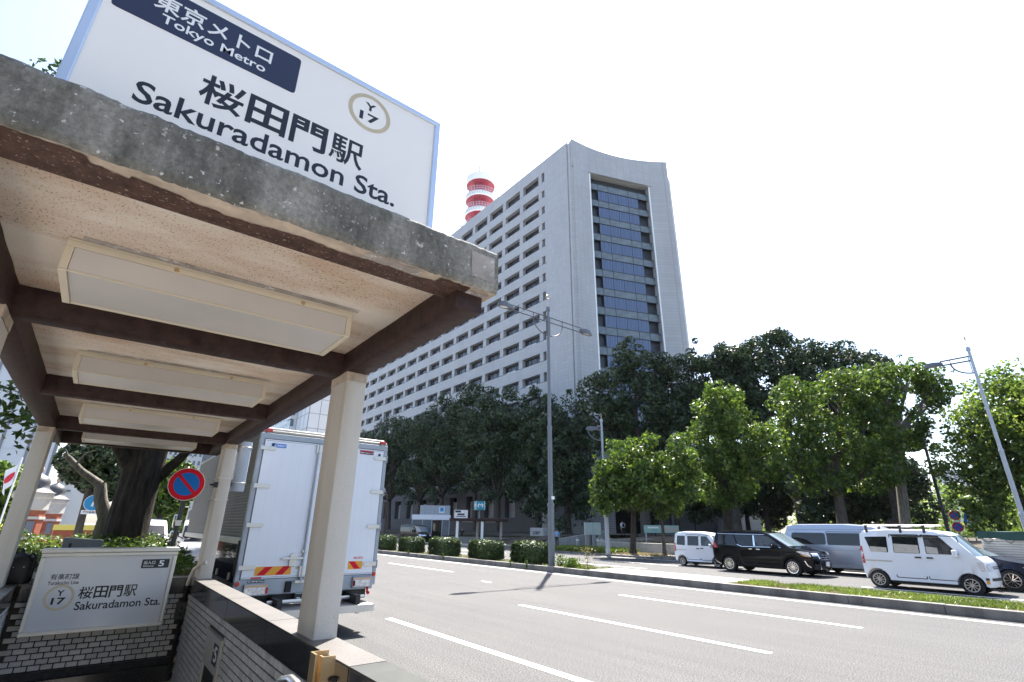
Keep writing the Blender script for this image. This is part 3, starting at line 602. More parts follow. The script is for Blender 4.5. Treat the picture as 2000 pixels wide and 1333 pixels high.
for y0, y1 in ops:
    for z0, z1 in openz:
        k = (round(y1-y0, 2), round(z1-z0, 2))
        if k not in wm: wm[k] = win_mesh(*k)
        link('window', wm[k], PB, (XB-og[0], y0-og[1], z0-og[2]))
# blinds part drawn in a few windows
bl = MB().box(.80, .83, 0, 3.1, 0, .6).mesh('blind', 'panel_pale')
for k in range(70):
    y0 = random.choice(ops[1:])[0]; z0 = random.choice(openz[5:13])[0]; link('blind', bl, PB, (XB-og[0]-.01*random.random(), y0+1.9-og[1], z0+.02-og[2]))
# glazed end: splayed side panels, recessed glass, curved parapet
def at(u, d, z): q = P0+E_*u+NI*d; return (q.x, q.y, z)
gl, gr = Vector((62.3, 55.42))-P0, Vector((75.02, 50.68))-P0
ul, dl, ur, dr = gl.dot(E_), gl.dot(NI), gr.dot(E_), gr.dot(NI); LW = (P1-P0).length
e = MB(); e.prism([(.25, 0.02), (ul, dl), (ul, dl+1.4), (.25, 1.5)], lambda u, d, z: at(u, d, z), 0, 71).prism([(ur, dr), (LW, .02), (LW+1.3, 1.2), (ur, dr+1.4)], lambda u, d, z: at(u, d, z), 0, 71)
e.prism([(-.32, .55), (.35, .3), (.35, 1.6), (-.32, 1.6)], lambda u, d, z: at(u, d, z), 0, 74.4)                      # shadow slot at the corner
e.build('wall', 'tile_wall', PB)
arc = [(0, 0)]+[(u, 4*1.75*(u/LW)*(1-u/LW)) for u in lin(.8, LW-.6, 14)]+[(LW, 0)]
pa = MB()
for i in range(len(arc)-1):
    (u0, d0), (u1, d1) = arc[i], arc[i+1]; zl = 68.45
    pa.prism([(u0, d0), (u1, d1), (u1, d1+1.2), (u0, d0+1.2)], lambda u, d, z: at(u, d, z), zl, ZR)
pa.prism([(.1, .9), (LW, .9), (LW+1.2, 4), (.1, 4)], lambda u, d, z: at(u, d, z), 68.5, 74)
pa.build('parapet', 'tile_wall', PB, smooth=True, angle=20)
for u, d in ((ul+.02, dl-.05), (ur-.02, dr-.05)): MB().prism([(u-.13, d), (u+.13, d), (u+.13, d+.15), (u-.13, d+.15)], lambda a, b, z: at(a, b, z), 8, 68.4).build('trim', 'tower_white', PB)
GD = max(dl, dr)+.85; gu0, gu1 = ul+.05, ur-.05; GW = gu1-gu0
MB().prism([(gu0-.3, GD+.6), (gu1+.3, GD+.6), (gu1+.3, GD+.9), (gu0-.3, GD+.9)], lambda a, b, z: at(a, b, z), 8, 68.5).build('wall', 'mullion', PB)
ang = math.atan2(E_.y, E_.x); zz = 66.9
cuts = [0, .155, .325, .66, .825, 1.0]
def panel(name, u0, u1, z0, z1, d, m, th=.08):
    key = (name, round(u1-u0, 2), round(z1-z0, 2), m)
    if key not in wm: wm[key] = MB().box(0, u1-u0, 0, th, 0, z1-z0).mesh(name, m)
    p = at(u0, d, z0); o = link(name, wm[key], PB, (p[0]-og[0], p[1]-og[1], p[2]-og[2])); o.rotation_euler.z = ang
while zz > 9:
    for i in range(5): panel('spandrel_panel', gu0+GW*cuts[i]+.04, gu0+GW*cuts[i+1]-.04, zz-1.5, zz-.08, GD-.06, 'spandrel')
    panel('rail', gu0, gu1, zz-.09, zz+.02, GD-.11, 'mullion'); panel('rail', gu0, gu1, zz-1.56, zz-1.46, GD-.09, 'mullion')
    for i in range(1, 5): panel('mullion', gu0+GW*cuts[i]-.035, gu0+GW*cuts[i]+.035, zz-1.5, zz, GD-.1, 'mullion')
    wl, wr = gu0+GW*.155, gu0+GW*.83
    for i in range(4): panel('window_pane', wl+(wr-wl)*i/4+.02, wl+(wr-wl)*(i+1)/4-.02, zz-3.86, zz-1.55, GD+.02, 'glass_blue')
    for i in range(5): panel('mullion', wl+(wr-wl)*i/4-.03, wl+(wr-wl)*i/4+.03, zz-3.86, zz-1.55, GD-.02, 'mullion')
    zz -= 3.88
# ground storeys by the entrance
po = MB(); Q0 = Vector((50.3, 50.6)); q = lambda u, d, z: ((Q0+E_*u+NI*d).x, (Q0+E_*u+NI*d).y, z)
def slab_(m, u0, u1, d0, d1, z0, z1): m.prism([(u0, d0), (u1, d0), (u1, d1), (u0, d1)], q, z0, z1)
slab_(po, -3, 6.2, 0, 4, 0, 7.2); po.build('wall', 'brick_podium', PB); po = MB(); slab_(po, 24.5, 31, .3, 6, 0, 8); po.build('wall', 'brick_podium', PB)
po = MB(); slab_(po, -3.2, 6.4, -.1, 6, 7.2, 12.5); po.build('wall', 'tile_wall', PB); po = MB(); slab_(po, 6.41, 34, 1.2, 6, 7.8, 14); po.build('wall', 'tile_wall', PB)
po = MB(); slab_(po, 6.2, 34, .6, 5, 5.9, 7.8); po.build('canopy', 'mullion', PB)
po = MB(); slab_(po, 6.3, 13, 4.5, 4.8, 0, 5.9); po.build('entrance', 'black', PB)
for u0, u1 in ((13, 16.4), (16.6, 20.4), (20.6, 24.3)): po = MB(); slab_(po, u0, u1, 2.2, 2.5, 0, 5.9); po.build('wall_panel', 'wall_dark', PB)
for u0 in (13.2, 16.45): po = MB(); slab_(po, u0, u0+.3, 1.9, 2.15, 0, 5.9); po.build('mullion', 'pole_grey', PB)
po = MB(); slab_(po, -3.4, 34, -2.2, -.2, 0, 1.15); po.build('step', 'concrete', PB)
# lower storeys seen between the trunks, tree shade put into the wall colour
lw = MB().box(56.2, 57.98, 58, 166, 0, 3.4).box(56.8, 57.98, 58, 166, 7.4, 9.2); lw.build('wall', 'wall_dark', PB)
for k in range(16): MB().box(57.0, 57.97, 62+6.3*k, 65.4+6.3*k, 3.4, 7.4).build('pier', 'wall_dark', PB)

# radio tower on the roof
RT = thing('radio_tower', 'red and white round radio mast rising behind the office roof', 'tower', (68.5, 104, 74.4))
tx, ty = 68.5, 104.0
MB().lathe([(1.7, 74.4), (1.7, 98.3)], (tx, ty, 0), 20).build('core', 'tower_red', RT, smooth=True)
def deck(name, z, h, roof=False):
    d = MB().lathe([(4.15, z+.5), (4.2, z), (4.4, z), (4.45, z+.15), (4.45, z+h), (4.2, z+h), (0 if roof else 1.7, z+h)], (tx, ty, 0), 48).build(name, 'tower_white', RT, smooth=True, angle=30)
    u = MB().lathe([(4.2, z+.35), (1.6, z+.35)], (tx, ty, 0), 48).build('underside', 'tower_red', d)
    for j in range(24):
        t = 2*math.pi*j/24; MB().tube([(tx+1.6*math.cos(t), ty+1.6*math.sin(t), z-.3), (tx+4.2*math.cos(t), ty+4.2*math.sin(t), z+.22)], .11, 5).build('beam', 'tower_red', d)
    if not roof:
        r_ = MB()
        for j in range(40):
            t = 2*math.pi*j/40; r_.tube([(tx+r*math.cos(t), ty+r*math.sin(t), q_) for r, q_ in ((4.4, z+.3), (5.3, z+.7), (5.3, z+2.3))], .07, 5)
        for q_ in (z+.7, z+1.5, z+2.3): r_.tube([(tx+5.3*math.cos(2*math.pi*j/48), ty+5.3*math.sin(2*math.pi*j/48), q_) for j in range(49)], .06, 5)
        r_.build('railing', 'pole_light', d)
deck('drum', 97.0, 2.3, True); deck('platform', 91.4, 1.5); deck('platform', 85.9, 1.5); deck('platform', 80.4, 1.5)
MB().tube([(tx-.6, ty, 99.3), (tx-.6, ty, 104.2), (tx-.6, ty, 108.6)], [.26, .2, .12], 8).build('antenna', 'rust', RT)
MB().lathe([(0, 102.6), (.45, 102.7), (.45, 103.3), (0, 103.4)], (tx-.3, ty-.2, 0), 12).build('beacon', 'tower_white', RT)
for dx, dy, h in ((2.5, -2, 1.8), (-2.8, 1, 1.2), (.8, -3, .9), (1.6, 2.6, 2.4)): MB().tube([(tx+dx, ty+dy, 99.2), (tx+dx, ty+dy, 99.3+h)], .06, 6).box(tx+dx-.15, tx+dx+.15, ty+dy-.15, ty+dy+.15, 99.3, 99.7).build('antenna', 'rust', RT)

# ================================================================== OTHER BUILDINGS
def seams(m, ax, c, a0, a1, z0, z1, da, dz, wd=.08, pr=.03):
    a = a0
    while a <= a1: m.box(*((c-pr, c+.02, a-wd/2, a+wd/2) if ax == 'x' else (a-wd/2, a+wd/2, c-pr, c+.02)), z0, z1); a += da
    z = z0
    while z <= z1: m.box(*((c-pr*.9, c+.02, a0, a1) if ax == 'x' else (a0, a1, c-pr*.9, c+.02)), z-wd/2, z+wd/2); z += dz
GBD = thing('office_building', 'pale panelled office block with a corner of window bays beyond the tall tower', 'building', (70, 225, 0))
MB().box(58, 100, 206, 222, 0, 95).box(57, 100, 222.2, 300, 0, 52).build('wall', 'panel_pale', GBD)
s = MB(); seams(s, 'x', 58, 206.2, 222, 20, 94, 5.2, 6.0, .2, .05); seams(s, 'y', 206, 58.1, 75, 20, 94, 4.2, 6, .2, .05); s.build('joint', 'panel_seam', GBD, kind='stuff')
for k in range(11):
    for j in range(5):
        z = 27+4.6*j
        if k == 0: o_ = MB().box(55.6, 57.9, 222.5, 227.5, z, z+2.6).build('window', 'win_far', GBD)
        else: o_ = MB().box(56.9, 57.3, 229+4.4*k, 231.8+4.4*k, z, z+2.6).build('window', 'win_far', GBD)
    if k < 6: MB().box(55.4, 58, 222.3, 228, 25.4+4.6*k, 26.9+4.6*k).build('balcony', 'panel_pale', GBD)
LT = thing('office_building', 'tall pale slab with dark vertical grooves at the left edge', 'building', (-14, 78, 0))
MB().box(-30, -4.6, 70, 90, 5.5, 30).box(-28, -6, 71, 90, 0, 5.5).build('wall', 'panel_pale', LT)
for k in range(12): MB().box(-4.9-2.05*k, -4.68-2.05*k, 69.93, 70.01, 5.6, 29.8).build('groove', 'panel_seam', LT)
s = MB()
for k in range(8): s.box(-30, -4.6, 69.97, 70.01, 8.5+2.8*k, 8.56+2.8*k)
s.build('joint', 'bld_far', LT, kind='stuff')
GB2 = thing('office_building', 'low grey block with small vents behind the domed gatehouses', 'building', (-6, 95, 0))
MB().box(-9, -1.5, 90, 104, 0, 9.2).build('wall', 'bld_far', GB2)
for j in range(5):
    for k in range(2): MB().box(-6.4+2.3*k, -5.6+2.3*k, 89.9, 90.01, 3+1.25*j, 3.25+1.25*j).build('vent', 'win_far', GB2)
def tower_block(name, label, x0, x1, y0, y1, h, m, nx, nzr, fx=.6, fz=.5, extra=0):
    t = thing(name, label, 'building', ((x0+x1)/2, (y0+y1)/2, 0)); g_ = ORG[t.name]
    MB().box(x0, x1, y0, y1, 0, h).build('wall', m, t)
    if extra: MB().box(x0+2, x0+(x1-x0)*.5, y0+2, y1, h, h+extra).build('penthouse', m, t)
    dx, dz = (x1-x0)/nx, (h-3)/nzr; wmh = MB().box(0, dx*fx, -.12, .05, 0, dz*fz).mesh('window', 'win_far')
    for i in range(nx):
        for j in range(nzr): link('window', wmh, t, (x0+dx*(i+.5-fx/2)-g_[0], y0-g_[1], 2.5+dz*(j+.25)))
    return t
tower_block('office_building', 'distant pale high rise with rows of windows above the truck', 14, 30, 250, 275, 42, 'bld_far', 9, 11, .5, .5)
tower_block('office_building', 'distant high rise with bluish glazing right of the pale one', 30.5, 50, 258, 280, 36, 'spandrel', 7, 9, .85, .6)
tower_block('office_building', 'low cream stone building with regular windows beyond the big trunk', 4, 34, 160, 180, 10.5, 'bld_cream', 14, 3, .5, .55)
tower_block('office_building', 'hazy pale high rise far behind the trees, left of the leaning pole', 352, 392, 96, 130, 44, 'bld_far', 14, 12, .6, .5, 5)
tower_block('office_building', 'hazy pale block far behind the trees at the right edge', 405, 470, 48, 90, 38, 'bld_far', 16, 9, .6, .5)
# red brick gatehouses with domes
def gatehouse(x, y, s, v, label):
    t = thing('gatehouse', label, 'gatehouse', (x, y, 0), 'domed red brick gatehouses'); z = lambda h: h*v if h <= 3.5 else 3.5*v+(h-3.5)*.62*v
    MB().lathe([(1.25*s, 0), (1.25*s, z(3.0))], (x, y, 0), 8, cap=True).build('wall', 'red_brick', t)
    for a in (.9, 2.0): MB().lathe([(1.25*s, z(a)), (1.34*s, z(a)), (1.34*s, z(a+.16)), (1.25*s, z(a+.16))], (x, y, 0), 8).build('stone_band', 'stone_white', t)
    MB().lathe([(1.25*s, z(2.5)), (1.36*s, z(2.55)), (1.36*s, z(3.15)), (1.5*s, z(3.25)), (1.5*s, z(3.5)), (1.1*s, z(3.5))], (x, y, 0), 8).build('cornice', 'stone_white', t)
    rf = MB().lathe([(1.62*s, z(3.5)), (1.35*s, z(3.62)), (1.02*s, z(3.9)), (.92*s, z(4.2)), (.95*s, z(4.5)), (.85*s, z(4.8)), (.55*s, z(5.1)), (.15*s, z(5.3)), (.05*s, z(5.45))], (x, y, 0), 24).build('dome', 'slate', t, smooth=True)
    MB().lathe([(.05*s, z(5.4)), (.16*s, z(5.5)), (.2*s, z(5.7)), (.12*s, z(5.9)), (.03*s, z(6.0)), (0.0, z(6.3))], (x, y, 0), 12).build('finial', 'copper', rf, smooth=True)
    MB().box(x+.2*s, x+.75*s, y-1.22*s, y-1.12*s, z(1.15), z(1.9)).build('window', 'win_far', t)
gatehouse(-3.0, 40, .6, .94, 'nearer red brick gatehouse with a scaly dark dome, partly behind the column')
gatehouse(-2.42, 45.5, .56, .9, 'farther red brick gatehouse with dark dome beside the tree')
for x0, x1, lb in ((-7.5, -3.75, 'yellow topped wall section left of the gatehouse'), (-1.6, 2.4, 'yellow topped wall section right of the gatehouses')):
    t = thing('gate_wall', lb, 'wall', ((x0+x1)/2, 38, 0)); MB().box(x0, x1, 38, 38.3, 0, 1.35).build('wall', 'red_brick', t); MB().box(x0-.05, x1+.05, 37.9, 38.4, 1.35, 1.62).build('cap', 'yellow', t)

# ================================================================== STREET LAMPS
def street_lamp(x, y, h, arms, label, m='pole_grey', z0=.15, ball=True):
    t = thing('street_lamp', label, 'street lamp', (x, y, z0), 'tall street lamps')
    MB().tube([(x, y, z0), (x, y, 2.7), (x, y, 2.72)], [.15, .145, .145], 16).build('base_post', m, t, smooth=True)
    MB().lathe([(.145, 2.7), (.165, 2.71), (.165, 2.83), (.11, 2.84)], (x, y, 0), 16).build('collar', m, t)
    MB().tube([(x, y, 2.75), (x, y, h*.5)], [.112, .105], 16).build('pole', m, t, smooth=True)
    MB().lathe([(.105, h*.5-.1), (.122, h*.5-.1), (.122, h*.5+.05), (.09, h*.5+.06)], (x, y, 0), 16).build('collar', m, t)
    MB().tube([(x, y, h*.5), (x, y, h)], [.09, .075], 14).build('pole', m, t, smooth=True)
    MB().lathe([(.02, h), (.1, h+.02), (.12, h-.12), (.12, h-.2), (.08, h-.21)], (x, y, 0), 14).build('cap', m, t, smooth=True)
    MB().tube([(x, y, h), (x, y, h+.45)], .02, 8).build('rod', 'copper', t)
    if ball:
        MB().tube([(x+.11*math.cos(k*.393), y, h+.62+.11*math.sin(k*.393)) for k in range(17)], .032, 6).build('ring', 'copper', t, smooth=True)
    MB().box(x-.09, x+.09, y-.165, y-.145, 3.0, 3.14).build('number_plate', 'flag_white', t) if arms and len(arms) > 1 else None
    for ax, ay, ln in arms:
        d = Vector((ax, ay, 0)); A = Vector((x, y, h-.55))
        ar = MB()
        for dz in (0, -.28): ar.tube([A+Vector((0, 0, dz)), A+d*ln+Vector((0, 0, dz*.95))], .028 if x < 20 else .05, 8)
        for k in (.12, 1.02): ar.tube([A+d*k+Vector((0, 0, .0)), A+d*k+Vector((0, 0, -.28 if k > .5 else -1.02))], .022, 8)
        ar.tube([A+d*(1.02*math.sin(q_))+Vector((0, 0, -.28-.78*math.cos(q_))) for q_ in lin(0, math.pi/2, 12)], .026 if x < 20 else .045, 8)
        arm = ar.build('arm', 'lamp_grey', t, smooth=True)
        hd = MB(); s = d.cross(Vector((0, 0, 1)))
        pr_ = [(0, .0, .05), (.1, .1, .12), (.45, .17, .17), (.75, .16, .16), (.95, .06, .08)]; rows = []
        for k, hw, hh in pr_:
            c = A+d*(ln-.12+k)+Vector((0, 0, -.16)); rows.append([c-s*hw+Vector((0, 0, -.1)), c-s*hw*.6+Vector((0, 0, hh)), c+s*hw*.6+Vector((0, 0, hh)), c+s*hw+Vector((0, 0, -.1))])
        hd.grid(lambda i, j: rows[i][j % 4], range(len(rows)), range(5)); hd.add(rows[0], [(0, 1, 2, 3)]); hd.add(rows[-1], [(0, 1, 2, 3)])
        H = hd.build('lamp_head', 'lamp_grey', t, bevel=.02)
        n = 20; c = A+d*(ln+.45)+Vector((0, 0, -.262)); MB().add([c+d*.26*math.cos(2*math.pi*k/n)+s*.12*math.sin(2*math.pi*k/n) for k in range(n)]+[c+Vector((0, 0, -.05))], [(k, (k+1) % n, n) for k in range(n)]).build('lens', 'lamp_clear', H, smooth=True, angle=70)
    return t
street_lamp(16.44, 18.02, 12.75, [(1, 0, 2.45), (-1, 0, 2.45)], 'tall grey double armed street lamp standing in the median hedge')
street_lamp(40.0, 5.55, 12.5, [(0, 1, 1.5)], 'tall pale street lamp with one arm at the right, leaning out of the frame', 'pole_light', .5)
street_lamp(28.4, 25.35, 9.5, [(-.8, .6, .35)], 'grey lamp post on the opposite pavement beside the plane trees', 'pole_light', .1, False)
street_lamp(27.4, 96, 16.4, [(1, 0, 2.2), (-1, 0, 2.2)], 'small distant double armed lamp above the truck roof', 'pole_grey', .1, False)

# ================================================================== FAR SIDE STREET FURNITURE
# subway entrance across the road
FC = thing('station_canopy', 'low brown station canopy on white columns across the road', 'canopy', (33.8, 49, 0)); zg = -.1
fd = Vector((.775, -.632, 0)); fs_ = Vector((.632, .775, 0)); O = Vector((34.1, 49.2, 0))
def fbox(m, u0, u1, v0, v1, z0, z1, mi=0): m.obox(O+fd*(u0+u1)/2+fs_*(v0+v1)/2+Vector((0, 0, (z0+z1)/2)), fd*(u1-u0)/2, fs_*(v1-v0)/2, (0, 0, (z1-z0)/2), mi); return m
fbox(MB(), -3.3, 3.1, -1.2, 1.4, 2.38, 2.68).build('roof_slab', 'brown_paint', FC, bevel=.03)
for u in (-2.4, .35): fbox(MB(), u-.14, u+.14, -1.05, -.75, 0, 2.38).build('column', 'sign_white', FC, bevel=.02)
for u in (-.35, 2.35): fbox(MB(), u-.14, u+.14, .95, 1.25, .3, 2.38).build('column', 'column_paint', FC, bevel=.02)
for u in (-1.4, 1.2): fbox(MB(), u-.6, u+.6, -.2, .1, 2.28, 2.37).build('light', 'diffuser', FC)
t = thing('retaining_wall', 'grey parapet wall below the far station canopy', 'wall', (35, 49, 0)); fbox(MB(), -4.4, 6.5, 1.3, 1.55, -.1, .75).build('wall', 'concrete', t, bevel=.02); fbox(MB(), -4.4, 6.5, 1.25, 1.6, .752, .85).build('coping', 'granite', t)
t = thing('station_sign', 'small white station name board on the far canopy', 'sign', tuple(O-fd*2.1+Vector((0, 0, 2.68)))); fbox(MB(), -2.85, -1.35, -.6, -.4, 2.68, 3.55).build('face_panel', 'sign_white', t, bevel=.01)
fbox(MB(), -2.75, -2.1, -.62, -.6, 3.28, 3.5).build('name_band', 'navy', t); fbox(MB(), -2.5, -1.7, -.615, -.6, 3.0, 3.18).build('lettering', 'ink', t); fbox(MB(), -2.62, -1.55, -.615, -.6, 2.84, 2.92).build('lettering', 'ink', t)
c = O-fd*1.62-fs_*.606+Vector((0, 0, 3.38)); MB().tube([c+fd*.12*math.cos(k*.4488)+Vector((0, 0, .12*math.sin(k*.4488))) for k in range(15)], .016, 5).build('line_emblem', 'ring_gold', t)
t = thing('metro_sign', 'teal cube sign with heart shaped letter on a pole above the far canopy', 'sign', tuple(O-fd*.25))
MB().tube([O-fd*.1+Vector((0, 0, 2.6)), O-fd*.1+Vector((0, 0, 3.6))], .05, 10).build('pole', 'pole_light', t)
ca, cb = math.cos(R(18)), math.sin(R(18)); e1, e2 = Vector((.92, -.39, 0)), Vector((.39, .92, 0)); cc = O-fd*.1+Vector((0, 0, 4.05))
MB().obox(cc, e1*.5, e2*.5, (0, 0, .47)).build('cube', 'teal', t, bevel=.02)
f = MB()
for s1 in (-1, 1):
    for s2 in (-1, 1): f.obox(cc+e1*.5*s1+e2*.5*s2, e1*.03, e2*.03, (0, 0, .48)); 
f.build('edge_trim', 'flag_white', t)
for n_, a_ in ((-e2, e1), (-e1, -e2)):
    ctr = cc+n_*.505; pts = [(-.3, .18), (-.34, -.02), (-.26, -.2), (-.16, -.2), (-.2, .02), (-.12, .12), (0, -.06), (.12, .12), (.2, .02), (.16, -.2), (.26, -.2), (.34, -.02), (.3, .18), (.14, .24), (0, .1), (-.14, .24)]
    MB().prism(pts, lambda u, v, w_: tuple(ctr+a_*u+Vector((0, 0, v))+n_*w_), 0, .012).build('heart_letter', 'print_white', t)
# lift entrance pavilion
EV = thing('lift_pavilion', 'small glass lift pavilion with white band and grey box roof', 'pavilion', (32, 57, 0)); O2 = Vector((32.1, 56.3, 0)); u1_, v1_ = Vector((.84, -.54, 0)), Vector((.54, .84, 0))
def ebox(m, a0, a1, b0, b1, z0, z1): m.obox(O2+u1_*(a0+a1)/2+v1_*(b0+b1)/2+Vector((0, 0, (z0+z1)/2)), u1_*(a1-a0)/2, v1_*(b1-b0)/2, (0, 0, (z1-z0)/2)); return m
ebox(MB(), -2.5, 2.1, 0, 3, 2.55, 3.12).build('fascia', 'flag_white', EV); ebox(MB(), -1.6, 2.0, .2, 2.8, 3.125, 4.2).build('lift_housing', 'truck_grey', EV, bevel=.03)
for k in range(1, 6): ebox(MB(), -1.6+.6*k-.012, -1.6+.6*k+.012, .18, .2, 3.13, 4.19).build('joint', 'panel_seam', EV)
for a in (-2.45, -1.2, -.1, 1.15, 2.0): ebox(MB(), a-.05, a+.05, .05, .15, 0, 2.55).build('post', 'pole_light', EV)
for a0, a1 in ((-2.4, -1.25), (-1.15, -.15), (1.2, 1.95)): ebox(MB(), a0, a1, .1, .13, .1, 2.5).build('glass_pane', 'spandrel', EV)
ebox(MB(), -.05, 1.1, 1.2, 1.3, 0, 2.5).build('doorway', 'glass_dark', EV); ebox(MB(), .7, 1.35, .15, .19, 3.35, 4.05).build('sign_panel', 'flag_white', EV); ebox(MB(), .8, 1.25, .13, .148, 3.5, 3.98).build('pictogram', 'sky_blue', EV)
# name stone, boxes, board, bollards
t = thing('name_stone', 'pale granite stone with three dark characters in front of the trees', 'stone', (40, 46.2, .6))
MB().box(39.9, 40.9, 45.0, 47.5, .55, .75).build('plinth', 'concrete', t); MB().box(39.95, 40.8, 45.1, 47.4, .752, 1.78).build('block', 'stone_white', t, bevel=.03)
text('警視庁', 'ink', t, (46.95, 45.6, 1.05, 1.42), 39.948, .03, axis='-x')
t = thing('utility_box', 'pale green metal utility box on a stand beside the brick wall', 'cabinet', (40.8, 38.4, 1)); rot = lambda x, y: (40.8+x*.79+y*.61, 38.4-x*.61+y*.79)
def ubox(m, x0, x1, y0, y1, z0, z1): m.prism([(x0, y0), (x1, y0), (x1, y1), (x0, y1)], lambda a_, b_, z: (*rot(a_, b_), z), z0, z1); return m
ubox(MB(), -.8, .8, -.5, .5, 1.15, 2.35).build('casing', 'box_green', t, bevel=.03); ubox(MB(), -.01, .01, -.515, -.5, 1.2, 2.3).build('door_joint', 'panel_seam', t)
for a_ in (-.6, 0, .6): ubox(MB(), a_-.15, a_+.15, -.45, .45, .1, 1.149).build('leg', 'concrete', t)
t = thing('planter_wall', 'low concrete retaining wall behind the pavement trees', 'wall', (32, 25, .1)); MB().box(31.9, 32.3, 14, 29.6, .1, .82).build('wall', 'concrete', t, bevel=.02); MB().box(32.3, 39, 29.3, 29.6, .1, 1.0).build('wall', 'concrete', t)
t = thing('ramp_wall', 'sloping concrete ramp wall beside the guard', 'wall', (40, 41.8, 0)); MB().prism([(37.5, 0), (43.5, 0), (43.5, 1.6), (37.5, .5)], lambda u, v, w_: (u, 42.0-.55*(u-37.5)+w_, v), 0, .3).build('wall', 'concrete', t)
t = thing('notice_board', 'long teal and white information board between two trunks', 'notice board', (36, 25.5, .8))
bd, bs = Vector((.79, -.61, 0)), Vector((.61, .79, 0)); bo = Vector((37.3, 27.3, 0))
MB().obox(bo+Vector((0, 0, 1.78)), bd*1.45, bs*.04, (0, 0, .3)).build('panel', 'board_teal', t, bevel=.01); MB().obox(bo-bs*.05+bd*.7+Vector((0, 0, 1.78)), bd*.6, bs*.012, (0, 0, .2)).build('map_print', 'stone_white', t)
MB().obox(bo-bs*.05-bd*.7+Vector((0, 0, 1.9)), bd*.45, bs*.012, (0, 0, .06)).build('print', 'print_white', t)
for k in (-1.3, 1.3): MB().obox(bo+bd*k+bs*.06+Vector((0, 0, .9)), bd*.05, bs*.04, (0, 0, .8)).build('post', 'pole_light', t)
bo_ = None
for k, (x, y, l) in enumerate(((39.0, 36.0, 'pale bollard nearest the utility box'), (39.9, 35.3, 'middle pale bollard of three by the utility box'), (37.4, 37.2, 'short pale bollard beside the driveway'))):
    t = thing('bollard', l, 'bollard', (x, y, .1), 'bollards at the driveway'); MB().lathe([(.16, .1), (.16, .85), (.13, .92), (0, .93)], (x, y, 0), 16).build('post', 'concrete', t, smooth=True); MB().lathe([(.163, .66), (.163, .76)], (x, y, 0), 16).build('band', 'flag_white', t)
# gantry frame of rusty posts at the left
t = thing('post_frame', 'rust brown frame of posts and rails behind the truck', 'frame', (26, 58, 0)); p1, p2 = Vector((28.6, 62, 0)), Vector((25.9, 64.2, 0))
for p in (p1, p2): MB().tube([p, p+Vector((0, 0, 5.6))], .1, 8).build('post', 'rust', t)
for z in (4.0, 5.5): MB().tube([p1+Vector((0, 0, z)), p2+Vector((0, 0, z))], .06, 6).build('rail', 'rust', t)
# dark utility pole, leaning look comes from the lens
t = thing('utility_pole', 'slim dark pole among the trees at the right', 'pole', (52.3, 11.7, .5)); MB().tube([(52.3, 11.72, .4), (52.3, 11.72, 5), (52.3, 11.72, 9.2)], [.13, .12, .1], 10).build('pole', 'dark_steel', t, smooth=True); MB().box(52.15, 52.45, 11.5, 11.6, 2.6, 3.1).build('plate', 'dark_steel', t)
def disc(m, c, r, n_, th=.02, k=28, mi=0):
    n_ = Vector(n_).normalized(); a_ = n_.orthogonal().normalized(); b_ = n_.cross(a_); c = Vector(c)
    m.add([c+(a_*math.cos(2*math.pi*i/k)+b_*math.sin(2*math.pi*i/k))*r+n_*d for d in (0, th) for i in range(k)], [tuple(range(k)), tuple(range(k, 2*k))]+[(i, (i+1) % k, k+(i+1) % k, k+i) for i in range(k)], mi); return m
def no_sign(t, c, r, n_):
    n_ = Vector(n_).normalized(); c = Vector(c); dsc = disc(MB(), c, r, n_, .012, 40).build('sign_plate', 'flag_white', t)
    disc(MB(), c+n_*.013, r*.97, n_, .001, 40).build('red_ring', 'red', dsc); disc(MB(), c+n_*.0155, r*.70, n_, .001, 40).build('blue_field', 'blue', dsc)
    s_ = Vector((0, 0, 1)).cross(n_).normalized(); d1 = (Vector((0, 0, 1))*.72-s_*.69).normalized(); d2 = n_.cross(d1); MB().obox(c+n_*.019, d1*r*.72, d2*r*.095, n_*.0008).build('red_bar', 'red', dsc)
t = thing('no_parking_sign', 'round blue no parking sign with red ring and slash', 'traffic sign', (1.1, 10, 1)); no_sign(t, (1.045, 9.85, 2.35), .255, (-.1, -1, 0))
MB().tube([(1.055, 9.9, .9), (1.055, 9.9, 2.5)], .032, 12).build('pole', 'dark_steel', t, smooth=True)
for z in (2.26, 2.44): MB().box(1.01, 1.1, 9.862, 9.93, z, z+.025).build('clamp', 'steel', t)
MB().box(1.015, 1.095, 9.86, 9.87, 1.72, 1.8).build('sticker', 'flag_white', t)
t = thing('no_stopping_sign', 'two round red and blue signs on one pole among the right trunks', 'traffic sign', (56.7, 12, .5)); MB().tube([(56.75, 12.03, .4), (56.75, 12.03, 3.6)], .05, 8).build('pole', 'pole_grey', t)
no_sign(t, (56.65, 11.98, 3.15), .38, (-1, -.25, 0)); no_sign(t, (56.65, 11.98, 2.25), .38, (-1, -.25, 0)); MB().box(56.66, 56.7, 11.8, 12.2, 2.63, 2.77).build('sub_plate', 'flag_white', t)
t = thing('crossing_sign', 'blue pointed pedestrian crossing sign beside a dark trunk', 'traffic sign', (58, 11.1, .5)); MB().tube([(58.05, 11.3, .4), (58.05, 11.3, 3.7)], .05, 8).build('pole', 'pole_grey', t)
nn = Vector((-1, -.25, 0)).normalized(); ss = Vector((.25, -1, 0)).normalized(); c = Vector((57.95, 11.27, 3.05))
MB().prism([(-.5, -.5), (.5, -.5), (.36, .2), (0, .62), (-.36, .2)], lambda u, v, w_: tuple(c+ss*u+Vector((0, 0, v))+nn*w_), 0, .02).build('sign_plate', 'blue', t); MB().prism([(-.3, -.38), (.3, -.38), (0, .3)], lambda u, v, w_: tuple(c+ss*u+Vector((0, 0, v))+nn*w_), .021, .023).build('pictogram', 'print_white', t)
